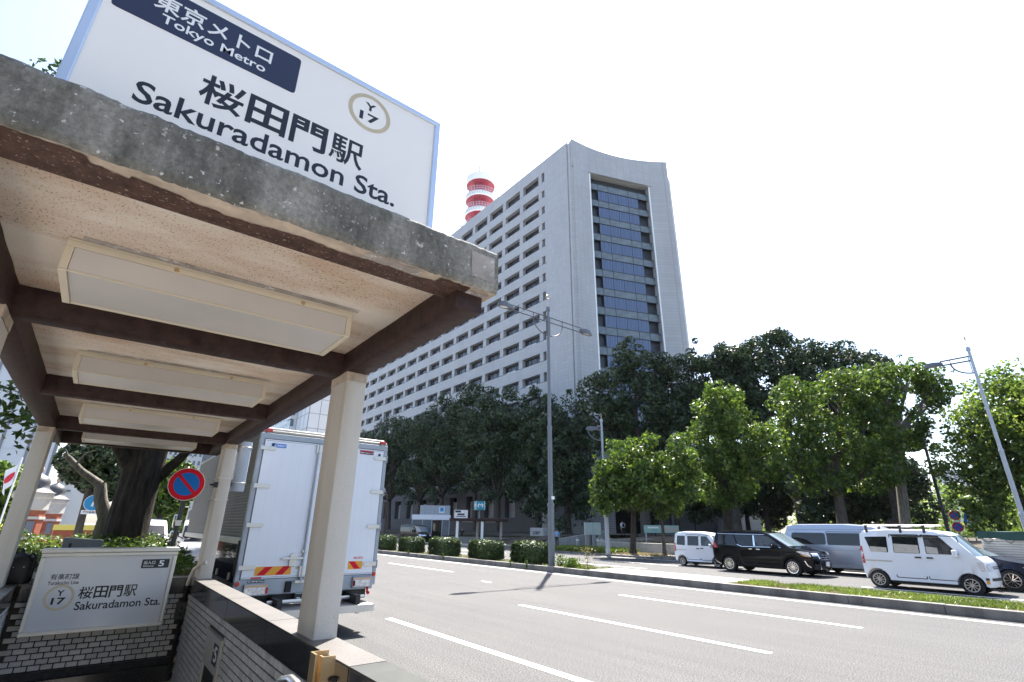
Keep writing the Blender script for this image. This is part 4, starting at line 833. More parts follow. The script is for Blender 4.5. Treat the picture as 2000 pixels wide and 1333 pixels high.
# blue pedestrian sign on an angled white post at the left
t = thing('pedestrian_sign', 'round blue walkers sign with small plate on an angled white post', 'traffic sign', (.2, 20, .1)); MB().tube([(.2, 20.02, .1), (.18, 20.02, 2.24), (.12, 20.02, 2.27), (-.1, 20.02, 2.27)], .028, 8).build('post', 'flag_white', t, smooth=True)
disc(MB(), (-.13, 20, 2.3), .23, (0, -1, 0), .012, 32).build('sign_plate', 'flag_white', t); disc(MB(), (-.13, 19.986, 2.3), .215, (0, -1, 0), .002, 32).build('blue_field', 'sky_blue', t)
MB().tube([(-.15, 19.98, 2.2), (-.13, 19.98, 2.34)], [.03, .02], 6).lathe([(0, -.03), (.03, 0), (0, .03)], (-.13, 19.98, 2.39), 8).build('pictogram', 'print_white', t); MB().box(-.36, .06, 19.985, 19.997, 1.98, 2.09).build('sub_plate', 'flag_white', t); text('歩行者専用', 'ink', t, (-.32, .02, 2.01, 2.065), 19.9845, .02)
# flags
def flag(x, y, h, lean, label, up):
    t = thing('flag_pole', label, 'flag', (x, y, 0), 'flag poles at the left'); tp = Vector((x+lean, y, h)); MB().tube([(x, y, 0), tp], .035, 8).build('pole', 'flag_white', t)
    if up:
        fn = lambda u, v: (tp.x-.05+.16*math.sin(u*5+v*2)*u-.22*u, tp.y-.15*u, tp.z-.15-1.15*v-.55*u-.04*math.sin(v*6))
        MB().grid(lambda u, v: fn(u, v), lin(0, 1, 10), lin(0, 1, 14)).build('cloth', 'flag_white', t, smooth=True)
        MB().add([tuple(Vector(fn(.5+.3*math.cos(k*.3927), .5+.24*math.sin(k*.3927)))+Vector((0, -.02, 0))) for k in range(16)], [tuple(range(16))]).build('red_disc', 'flag_red', t)
flag(-3.5, 35, 4.75, 0, 'white flag with red disc hanging from a pole at the left edge', True); flag(-3.1, 36, 4.3, 0, 'bare white flag pole beside the flag', False)

# unseen block added left of and behind the viewpoint to hold back sky light
MN = thing('sky_blocker', 'unseen grey block added left of the viewpoint to cut sky light', 'building', (-34, 0, 0)); MB().box(-48, -26, -60, 24, 0, 16).build('wall', 'wall_dark', MN); MB().box(-48.5, -25.5, -60.5, 24.5, 16.001, 16.8).build('cornice', 'stone_white', MN)
for k in range(14):
    for j in range(3): MB().box(-26.05, -25.9, -57+5.8*k, -55+5.8*k, 2+4.8*j, 5+4.8*j).build('window', 'win_far', MN)
# ================================================================== TREES
def crown_points(blobs, n, rc, fill=.25, flat=.8, dens=4.2, shell=.55):
    """leaf positions: clumps spread over the blobs, leaves on the clumps"""
    A = np.array([b[3]*b[4]+b[4]*b[5]+b[3]*b[5] for b in blobs]); A = A/A.sum(); P, N = [], []
    for b, wt in zip(blobs, A):
        ctr = np.array(b[:3]); rad = np.array(b[3:6]); nl = int(n*wt); area = (rad[0]*rad[1]+rad[1]*rad[2]+rad[0]*rad[2])/3
        k = max(6, int(dens*area/(rc*rc))); d = unit(k); f = np.where(rng.random(k) < fill, rng.uniform(.25, .75, k), rng.uniform(.78, 1.04, k))
        cc = ctr+d*rad*f[:, None]; cr = rc*rng.uniform(.6, 1.35, k)
        m_ = max(3, k//5); sd = unit(m_); cc = np.concatenate([cc, ctr+sd*rad*rng.uniform(1.0, 1.25, m_)[:, None]]); cr = np.concatenate([cr, rc*rng.uniform(.25, .5, m_)]); pw = cr**2/np.sum(cr**2)
        i = rng.choice(len(cc), nl, p=pw); u = unit(nl); u[:, 2] *= flat
        P.append(cc[i]+u*(cr[i]*rng.uniform(shell, 1.0, nl)**.5)[:, None]); N.append(u)
    return np.concatenate(P), np.concatenate(N)
def tree(name, label, x, y, z0, blobs, tr, leaf='leaf_camphor', bark='bark', n=9000, size=.2, rc=.9, group=None, forks=None, fill=.25, top=None):
    """blobs are relative to the base (dx, dy, z, rx, ry, rz)"""
    t = thing(name, label, 'tree', (x, y, z0), group, world=False); zt = top or max(b[2] for b in blobs)
    m = MB(); cx, cy = np.mean([b[0] for b in blobs]), np.mean([b[1] for b in blobs]); zf = min(b[2]-b[5]*.55 for b in blobs); zf = max(zf, zt*.25)
    def limb(p, q, r0, r1, k=6, wob=.25):
        pts, rs = [], []
        for i in range(k+1):
            s = i/k; o = Vector((nz(x*3+s*2.3, q[2]), nz(y*3+s*2.1, q[1]+5), 0))*wob*math.sin(math.pi*min(1, s*1.2))
            pts.append(Vector(p).lerp(Vector(q), s)+o); rs.append(r0+(r1-r0)*s)
        m.tube(pts, rs, 9); return pts
    f = Vector((cx*.35+.2*nz(x, y), cy*.35, zf))
    m.tube([(0, 0, -.3), (0, 0, .15), (0, 0, .5), tuple(f*.5), tuple(f)], [tr*1.7, tr*1.35, tr*1.08, tr*.95, tr*.8], 12)
    for i, b in enumerate(blobs):
        e = Vector(b[:3]); limb(f, e, tr*.6, tr*.16)
        for j in range(5):
            d = Vector(unit(1)[0]); d.z = abs(d.z)*.6+.1; s = f.lerp(e, random.uniform(.45, .95)); limb(s, e+Vector((d.x*b[3], d.y*b[4], d.z*b[5]))*.85, tr*.24, tr*.05, 4, .2)
    m.build('trunk', bark, t, smooth=True, angle=70)
    cam_ = leaf == 'leaf_camphor'; p, nn = crown_points(blobs, n, rc, fill, .9 if cam_ else .8, 2.9 if cam_ else 4.0, .8 if cam_ else .5); link('crown', leafmesh('crown', p, size, leaf, nn, loose=.42 if cam_ else .6), t); return t
G1 = 'evergreen trees along the office front'
rowt = [  # x, y, height of top, radius
 (45.5, 46.8, 17.6, 4.3, 'rightmost evergreen of the row, in front of the tower corner'), (46.5, 53.5, 19.6, 4.6, 'dark evergreen behind the double armed street lamp'), (45.0, 60.5, 21.4, 5.0, 'tall dark evergreen above the name stone'),
 (46.5, 68.5, 23.0, 5.3, 'tallest evergreen of the row, above the far station canopy'), (45.5, 77, 22.4, 5.2, 'dark evergreen above the teal cube sign'), (46.5, 86.5, 22.4, 5.4, 'dark evergreen above the lift pavilion'),
 (45.5, 97, 22.8, 5.6, 'dark evergreen above the black van'), (46.5, 109, 23.6, 6.0, 'farthest visible evergreen beside the truck')]
for i, (x, y, h, r, l) in enumerate(rowt):
    bl = [(0, 0, h-3.6, r*.62, r*.62, 3.4), (r*.45, -r*.3, h-6.0, r*.6, r*.6, 3.2), (-r*.45, r*.35, h-6.3, r*.6, r*.6, 3.2), (-r*.35, -r*.5, h-7.8, r*.55, r*.55, 3.0), (r*.3, r*.5, h-8, r*.55, r*.55, 3.0), (-r*.2, 0, h-10.2, r*.5, r*.5, 2.6), (-r*.6, -.3*r, h-12.3, r*.3, r*.3, 1.6), (r*.35, -.5*r, h-12, r*.32, r*.32, 1.7), (-r*.75, .2*r, h-14.2, r*.22, r*.22, 1.2), (.1*r, -.4*r, h-14.8, r*.24, r*.24, 1.3), (-.3*r, -.6*r, h-10.4, r*.35, r*.35, 1.6), (-.45*r, .5*r, h-13.4, r*.3, r*.3, 1.5), (.5*r, .1*r, h-14.0, r*.26, r*.26, 1.3), (-.1*r, -.65*r, h-13.2, r*.26, r*.26, 1.2), (-.7*r, -.5*r, h-16.4, r*.17, r*.17, .9), (.3*r, .6*r, h-11.8, r*.36, r*.36, 1.7)]
    bl = [tuple(c*(1+.12*nz(i*3.1+k, j)) for k, c in enumerate(b)) for j, b in enumerate(bl)]
    tree('evergreen_tree', l, x, y, 1.0, bl, .42, n=19000, size=.21, rc=1.0, group=G1, fill=.18)
G2 = 'large evergreen trees before the glazed end'
tree('evergreen_tree', 'broad dark evergreen against the lower glazed end of the tower', 47.3, 36.6, 1.0, [(0, 0, 19.2, 3.2, 3.2, 3.0), (-3.2, 2.4, 15.2, 3.0, 3.0, 2.9), (2.6, -2.0, 17.0, 3.2, 3.2, 3.2), (0, .5, 13.8, 4.2, 4.2, 3.2), (2.6, -2.8, 12.4, 3.0, 3.0, 2.8), (-3.0, 2.6, 11.6, 2.6, 2.6, 2.2), (.4, .2, 9.6, 3.2, 3.2, 2.2)], .55, n=26000, size=.19, rc=.95, group=G2)
for (x, y, h, l) in ((54.2, 30.0, 22.4, 'dark evergreen whose crown touches the right edge of the tower'), (59.8, 25.6, 23.6, 'middle crown of the high dark evergreens right of the tower'), (65.2, 20.9, 22.2, 'rightmost of the high dark evergreens')):
    tree('evergreen_tree', l, x, y, 1.0, [(-.5, .4, h-2.6, 3.0, 3.0, 2.2), (2.4, -2.0, h-3.4, 2.8, 2.8, 2.0), (-2.8, 2.2, h-4.6, 2.8, 2.8, 2.2), (.5, -.4, h-6.8, 3.6, 3.6, 2.4), (-2.2, 1.8, h-9.5, 2.8, 2.8, 2.2), (2.4, -1.6, h-9.0, 2.4, 2.4, 2.0)], .5, n=20000, size=.19, rc=.95, group=G2)
tree('evergreen_tree', 'dark upright evergreen with layered clumps right of the plane trees', 58.9, 16.6, 1.0, [(0, 0, 13.4, 1.8, 1.8, 2.0), (-.6, .6, 10.6, 2.4, 2.4, 1.7), (1.4, -1.0, 9.4, 2.0, 2.0, 1.5), (-1.2, .8, 7.4, 2.2, 2.2, 1.4), (1.2, -.8, 6.0, 2.2, 2.2, 1.3)], .5, n=13000, size=.19, rc=.8, group=G2)
# darker understorey behind
for i, (x, y, h, l) in enumerate(((52.5, 36.2, 9, 'low dark evergreen in front of the entrance wall panels'), (62, 30.5, 10, 'shaded understorey tree behind the black minivan'), (67, 26, 10.5, 'shaded understorey tree behind the silver van roof'), (72, 21.5, 11, 'shaded understorey tree right of the silver van'), (60, 21.0, 8.5, 'low shaded tree under the plane crowns'))):
    tree('understorey_tree', l, x, y, 1.0, [(0, 0, h-2.6, 3.2, 3.2, 2.6), (1.8, -1.6, h-4.5, 2.6, 2.6, 2.2), (-1.9, 1.6, h-4.8, 2.6, 2.6, 2.2)], .3, n=8000, size=.24, rc=1.0, group='shaded understorey trees')
# plane trees on the pavement
G3 = 'bright plane trees along the pavement'
tree('plane_tree', 'low bright plane tree with broad crown left of the small white van', 29.3, 23.9, .1, [(-1.3, -.6, 5.6, 2.0, 2.0, 1.9), (.6, -2.6, 6.1, 1.9, 1.9, 1.9), (-1.7, .2, 4.5, 1.4, 1.4, 1.6), (1.2, -3.3, 4.6, 1.4, 1.4, 1.5), (-.6, -1.6, 4.3, 1.7, 1.7, 1.3), (-2.0, .9, 3.3, .7, .7, .9)], .2, 'leaf_plane', 'bark_dark', n=14000, size=.14, rc=.55, group=G3)
tree('plane_tree', 'slim young plane tree beside the notice board', 30.6, 22.3, .1, [(.1, 0, 4.3, 1.3, 1.3, 1.3), (.2, -.4, 3.2, 1.0, 1.0, .9), (0, 0, 5.6, 1.2, 1.2, 1.0)], .12, 'leaf_plane', 'bark', n=5500, size=.13, rc=.55, group=G3)
tree('plane_tree', 'tall bright plane tree with oval crown behind the black minivan', 39.2, 22.6, .6, [(-1.8, -1.9, 10.2, 1.9, 1.9, 2.0), (-.6, -1.4, 8.4, 2.7, 2.7, 2.4), (-2.2, -.6, 7.4, 2.0, 2.0, 2.2), (.9, -2.9, 6.8, 2.3, 2.3, 2.2), (-.8, -.9, 5.0, 2.5, 2.5, 1.9), (-.2, -.6, 3.6, 1.4, 1.4, 1.0)], .42, 'leaf_plane', 'bark_dark', n=17000, size=.15, rc=.62, group=G3)
tree('plane_tree', 'broad bright plane tree with several stems behind the silver van', 46.6, 17.0, .8, [(-1.6, 1.0, 10.8, 2.3, 2.3, 2.4), (1.2, -1.4, 11.8, 2.3, 2.3, 2.2), (-2.6, 1.6, 7.4, 2.4, 2.4, 2.2), (.2, -.2, 7.6, 2.8, 2.8, 2.5), (2.6, -2.4, 8.2, 2.3, 2.3, 2.4), (-1.2, .4, 5.2, 2.1, 2.1, 1.5), (2.2, -2.2, 5.4, 2.0, 2.0, 1.5)], .4, 'leaf_plane', 'bark', n=20000, size=.15, rc=.64, group=G3)
tree('plane_tree', 'plane tree whose upper branch reaches right into the sky', 51.2, 14.2, .8, [(1.2, -.6, 13.6, 2.2, 2.2, 1.6), (3.4, -2.2, 14.2, 2.0, 2.0, 1.4), (5.2, -3.6, 13.4, 1.8, 1.8, 1.3), (-.6, 0, 11.4, 2.2, 2.2, 1.8), (1.6, -1.0, 9.4, 2.0, 2.0, 1.6), (4.3, -3.0, 11.6, 1.2, 1.2, .9)], .38, 'leaf_plane', 'bark_pale', n=13500, size=.15, rc=.6, group=G3)
G4 = 'light green trees at the right edge'
for x, y, h, l in ((51.6, 8.4, 9.6, 'leftmost light green tree by the utility pole'), (51.6, 6.9, 12.4, 'light green tree just left of the pale street lamp'), (52.8, 5.2, 13.6, 'light green tree behind the pale street lamp'), (50.2, 3.9, 12.2, 'light green tree right of the pale street lamp'), (54.5, 3.2, 13.4, 'light green tree cut by the right edge of the frame')):
    tree('light_green_tree', l, x, y, .6, [(0, 0, h-1.8, 1.9, 1.9, 1.7), (-1.2, 1.0, h-3.6, 1.9, 1.9, 1.7), (1.2, -1.1, h-3.8, 1.9, 1.9, 1.6), (0, .2, h-5.6, 2.2, 2.2, 1.7), (-.9, .8, h-7.2, 1.6, 1.6, 1.1)], .26, 'leaf_light', 'bark_dark', n=6000, size=.15, rc=.5, group=G4, fill=.3)
for k, (x, y, l) in enumerate(((70, 30, 'shaded tree closing the gap right of the office entrance'), (66, 35, 'shaded tree beside the end of the office podium'), (82, 24, 'shaded tree deep behind the plane trees'))):
    tree('understorey_tree', l, x, y, 1.0, [(0, 0, 7.5, 3.8, 3.8, 3.6), (2.4, -2.2, 5, 3.0, 3.0, 3.0), (-2.4, 2.2, 4.8, 3.0, 3.0, 3.0)], .3, n=8000, size=.26, rc=1.0, group='shaded understorey trees')
# unseen trees added beside and behind the viewpoint to hide low sky
for k, (x, y, l) in enumerate(((-6.5, 3.5, 'unseen tree added beside the station entrance to block sky light, left of the viewpoint'), (-4, -6.5, 'unseen tree added behind and left of the viewpoint to block sky light'), (-2.5, -15, 'unseen tree added second behind the viewpoint to block sky light'), (-1.5, -24, 'unseen tree added farthest behind the viewpoint to block sky light'))):
    tree('street_tree', l, x, y, .1, [(0, 0, 6.5, 2.8, 2.8, 2.4), (-1.6, 1.2, 5, 2.2, 2.2, 1.8), (1.2, -1.5, 5, 2.2, 2.2, 1.8), (-.5, -.5, 8.2, 2.0, 2.0, 1.6)], .3, 'leaf_street', n=7000, size=.16, rc=.7)
# distant wood beyond, a single mass
pts, nn = crown_points([(95+rng.uniform(-10, 25), y, 3.5+rng.uniform(-1, 2.5), 5, 5, 5.5) for y in np.linspace(-30, 42, 17)]+[(150+rng.uniform(-10, 10), y, 5, 8, 8, 7) for y in np.linspace(-40, 60, 12)], 52000, 1.3)
tag(link('distant_wood', leafmesh('distant_wood', pts, .34, 'leaf_light', nn)), 'hazy light green wood far behind the right hand trunks', 'wood', kind='stuff')
for i, (x, y, h, r, l) in enumerate(((-6.3, 46, 5.6, 2.2, 'round green tree behind the flag at the left edge'), (9.5, 120, 7.5, 4, 'round green tree beyond the parked truck'), (14.5, 128, 6.8, 3.6, 'bushy green tree right of the trunk in the distance'))):
    tree('round_tree', l, x, y, 0, [(0, 0, h-r*.9, r, r, r*.85), (r*.6, 0, h-r*1.3, r*.7, r*.7, r*.6), (-r*.6, 0, h-r*1.3, r*.7, r*.7, r*.6)], .25, 'leaf_plane', n=6000, size=.2, rc=.6)
# old street tree behind the stairwell: thick trunk, limbs and overhanging leaves
T0 = thing('street_tree', 'old street tree with thick furrowed dark trunk behind the entrance sign', 'tree', (.56, 13.1, .9), world=False)
m = MB(); rows = lin(-.3, 9, 30)
def bark_(k, z): 
    t = 2*math.pi*k/40; r = .325+.06*max(0, 1-z*.6)+.025*max(0, z-1.2)+.035*nz(math.cos(t)*3, math.sin(t)*3, z*.7)+.025*abs(nz(math.cos(t)*7, math.sin(t)*7, z*.35)); return (r*math.cos(t), r*math.sin(t), z)
m.grid(bark_, range(41), rows)
for pts_, r0, r1 in (([(-.2, 0, 1.9), (-.55, -.3, 2.35), (-.9, -.6, 2.5), (-1.5, -.8, 2.9)], .15, .06), ([(.25, 0, 1.7), (.55, -.3, 2.1), (.75, -.6, 2.45), (1.0, -.9, 2.9)], .12, .05), ([(0, .1, 5), (-1.5, 0, 7), (-3, .2, 9)], .2, .08), ([(0, 0, 6), (1, .6, 8), (1.6, 1, 9.5)], .18, .08)):
    m.tube(pts_, [r0+(r1-r0)*i/(len(pts_)-1) for i in range(len(pts_))], 10)
m.build('trunk', 'bark_dark', T0, smooth=True, angle=80)
m = MB().tube([(-.5, .9, -.2), (-.4, .9, .6), (-.38, .88, .95), (-.55, .86, 1.3), (-.63, .85, 1.62)], [.15, .135, .14, .12, .105], 12); m.tube([(-.63, .85, 1.6), (-1.0, .8, 1.85), (-1.25, .76, 2.08), (-1.3, .75, 2.12)], [.085, .065, .055, .05], 10); m.tube([(-1.25, .76, 2.06), (-1.34, .7, 2.25)], [.03, .012], 6); m.tube([(-1.1, .78, 2.0), (-1.0, .7, 2.2), (-.85, .7, 2.28)], [.025, .015, .008], 6)
tag(m.build('stump_limb', 'bark_pale', T0, smooth=True, angle=60), label='pale pruned side stem with a bare crooked limb')
bl = [(-1.05, -1.2, 2.75, .6, .6, .45), (-.4, -.9, 2.7, .7, .7, .4), (.85, -.9, 2.75, .5, .5, .4), (-1.8, -1.5, 2.75, .4, .4, .4), (-1.75, -1.6, 2.25, .22, .22, .22), (.75, 1.2, 1.9, .25, .4, .5), (0, 0, 6, 2.0, 2.0, 1.6), (-1.8, 0, 8, 1.7, 1.7, 1.4), (1, .6, 8.2, 1.4, 1.4, 1.3), (-3.3, .1, 10.3, .35, .35, .35)]
p, nn = crown_points(bl, 12000, .36, .4); link('crown', leafmesh('crown', p, .085, 'leaf_street', nn, asp=.42), T0)
G5 = 'dark trees behind the old street tree'
for x, y, h, r, l in ((-.3, 24, 4.9, .95, 'dark leafy tree behind the pruned stem'), (.75, 27, 5.2, 1.1, 'dark leafy tree behind the thick trunk'), (2.1, 26, 4.2, .9, 'small leafy tree just right of the thick trunk')):
    tree('leafy_tree', l, x, y, .1, [(0, 0, h-r*.8, r, r, r*.9), (-r*.5, 0, h-r*1.7, r*.8, r*.8, r*.7), (r*.5, .2, h-r*1.8, r*.8, r*.8, r*.7)], .13, 'leaf_camphor' if x < 1 else 'leaf_plane', n=7000, size=.1, rc=.45, group=G5)

# ================================================================== HEDGES AND GROUND COVER
def hedge_points(x0, x1, y0, y1, z0, z1, n):
    u = rng.random((n, 3)); f = rng.integers(0, 6, n)
    for k, (a_, v) in enumerate(((0, 0), (0, 1), (1, 0), (1, 1), (2, 1), (2, 1))): u[f == k, a_] = v
    u = u*2-1; u = np.sign(u)*np.abs(u)**.9; nr = np.linalg.norm(u, ord=8, axis=1, keepdims=True); u = u/np.maximum(nr, .85)
    p = np.array([(x0+x1)/2, (y0+y1)/2, (z0+z1)/2])+u*np.array([x1-x0, y1-y0, z1-z0])/2
    return p+rng.normal(size=(n, 3))*.045, u
for k, (y0, y1, h, l) in enumerate(((18.85, 20.8, 1.04, 'trimmed hedge block right beside the double armed lamp'), (22.45, 24.6, 1.02, 'trimmed hedge block second from the lamp'), (26.6, 28.9, 1.06, 'third trimmed hedge block from the lamp'), (30.8, 32.9, 1.0, 'fourth trimmed hedge block, below the black van'), (34.9, 37.2, 1.02, 'fifth trimmed hedge block, next to the truck edge'), (39.2, 42, 1.0, 'farthest hedge block, mostly hidden by the truck'))):
    t = thing('hedge', l, 'hedge', (16.75, (y0+y1)/2, .15), 'trimmed hedges in the median', world=False); c = np.array((16.75, (y0+y1)/2, .15))
    p, nn = hedge_points(16.3, 17.2, y0, y1, .2, h, 8000); p[:, 2] += np.array([.1*nz(a_*1.7, b_*2.3, 1.)+.05*nz(a_*6, b_*6, 2.) for a_, b_ in p[:, :2]])*(p[:, 2]-.2); p[:, 0] += .06*np.sin(p[:, 1]*2.9+k); link('foliage', leafmesh('foliage', p-c, .055, 'leaf_hedge', nn, asp=.6), t)
    MB().box(-.3, .3, -(y1-y0)/2+.15, (y1-y0)/2-.15, .1, h-.28).build('core', 'soil', t, bevel=.15)
    s = MB()
    for j in range(9): a_ = random.uniform(-.4, .4); b_ = random.uniform(-(y1-y0)/2+.2, (y1-y0)/2-.2); s.tube([(a_, b_, 0), (a_+.05, b_, .35)], .02, 5)
    s.build('stem', 'bark', t)
def blades(n, x0, x1, y0, y1, z, h, m, name, label, cat, patch=None, org=(0, 0, 0)):
    c = np.stack([rng.uniform(x0, x1, n), rng.uniform(y0, y1, n), np.full(n, z)], 1)
    if patch:
        keep = np.array([nz(a_*patch, b_*patch, 3.3) > -.12+.3*random.random()-.15 for a_, b_, _ in c]); c = c[keep]
    c[:, 2] += h*.4; return tag(link(name, leafmesh(name, c, h, m, asp=.12, up=.75)), label, cat, kind='stuff')
blades(26000, 16.06, 18.03, -6, 9.55, .15, .085, 'grass', 'grass', 'bright green grass strip in the median before the white van', 'grass', 1.2)
blades(14000, 16.06, 18.03, -6, 9.55, .15, .05, 'grass_dry', 'dry_grass', 'dry straw and litter in the median grass', 'dry grass')
blades(2600, 16.1, 18, 15.8, 18.3, .15, .09, 'grass', 'grass', 'green weeds at the foot of the double armed lamp', 'grass', 1.2)
blades(4000, 16.1, 17.9, 18.4, 36, .15, .06, 'grass', 'grass', 'sparse grass between the hedge blocks', 'grass', 1.4)
blades(9000, 28.5, 31.8, 17, 31.5, .12, .12, 'grass_dry', 'dry_grass', 'dry grass around the pavement tree trunks', 'dry grass', .6)
blades(7000, 28.6, 31.5, 25.2, 31.8, .12, .3, 'grass', 'tall_grass', 'tall green grass beside the grey lamp post', 'grass')
blades(26000, 32.5, 64, -12, 31, .6, .24, 'leaf_camphor', 'ground_cover', 'dark ground cover plants on the bank under the trees', 'ground cover', .5)
blades(12000, 36, 46, 44, 100, .7, .2, 'leaf_camphor', 'ground_cover', 'dark ground cover plants below the row of evergreens', 'ground cover', .5)
def weed(x, y, z, h, n, m, label, sz=.05, spread=.2):
    t = thing('weed', label, 'weed', (x, y, z), 'weeds along the median kerb', world=False); s = MB()
    for k in range(7): a_ = random.uniform(0, 6.28); r = spread*random.random(); s.tube([(0, 0, 0), (r*.5*math.cos(a_), r*.5*math.sin(a_), h*.6), (r*math.cos(a_), r*math.sin(a_), h)], .006, 5)
    s.build('stem', 'leaf_azalea', t); c = np.stack([rng.normal(0, spread*.5, n), rng.normal(0, spread*.5, n), rng.uniform(.05, h, n)], 1); link('foliage', leafmesh('foliage', c, sz, m, asp=.5), t)
weed(16.3, 16.6, .15, .42, 700, 'leaf_azalea', 'bushy yellow green weed right of the lamp base', .045, .3); weed(16.5, 17.5, .15, .5, 300, 'leaf_azalea', 'leafy weed at the foot of the lamp post', .04, .22)
weed(16.6, 16.0, .15, .85, 160, 'grass_dry', 'feathery pale seed grass beside the bushy weed', .04, .35)
for k, (y, l) in enumerate(((20.2, 'thin weed growing from the kerb joint near the lamp'), (19.0, 'second thin weed growing from the kerb, nearer the lamp'), (30.5, 'small weed on the kerb at the far hedge'), (26.3, 'small weed on the kerb in front of the third hedge'))): weed(15.8, y, .02, .35, 60, 'leaf_azalea', l, .035, .06)
# azalea bed behind the stairwell
struct('planting_bed', MB().box(-3.2, 1.5, 9.78, 15.5, .1, .95), 'soil')
n = 15000; c = np.stack([rng.uniform(-3.2, 1.5, n), rng.uniform(9.82, 15, n), np.zeros(n)], 1); c[:, 2] = .98+rng.random(n)**.6*(.3+.1*np.sin(c[:, 0]*3.1)+.05*(c[:, 1]-9.8)+.08*np.sin(c[:, 1]*4))
tag(link('azalea_bed', leafmesh('azalea_bed', c, .045, 'leaf_azalea', asp=.36, up=.3)), 'low azalea bushes filling the bed behind the entrance sign', 'shrub', kind='stuff')
t = thing('meter_box', 'grey metal box half hidden in the azalea bed', 'cabinet', (-.05, 10.35, .95)); MB().prism([(-.24, 0), (.24, 0), (.24, .52), (-.24, .56)], lambda u, v, w_: (-.05+u, 10.3+w_, .98+v), 0, .25).build('casing', 'pole_grey', t, bevel=.02); MB().box(-.21, -.18, 10.292, 10.3, 1.02, 1.46).build('door_joint', 'black', t)
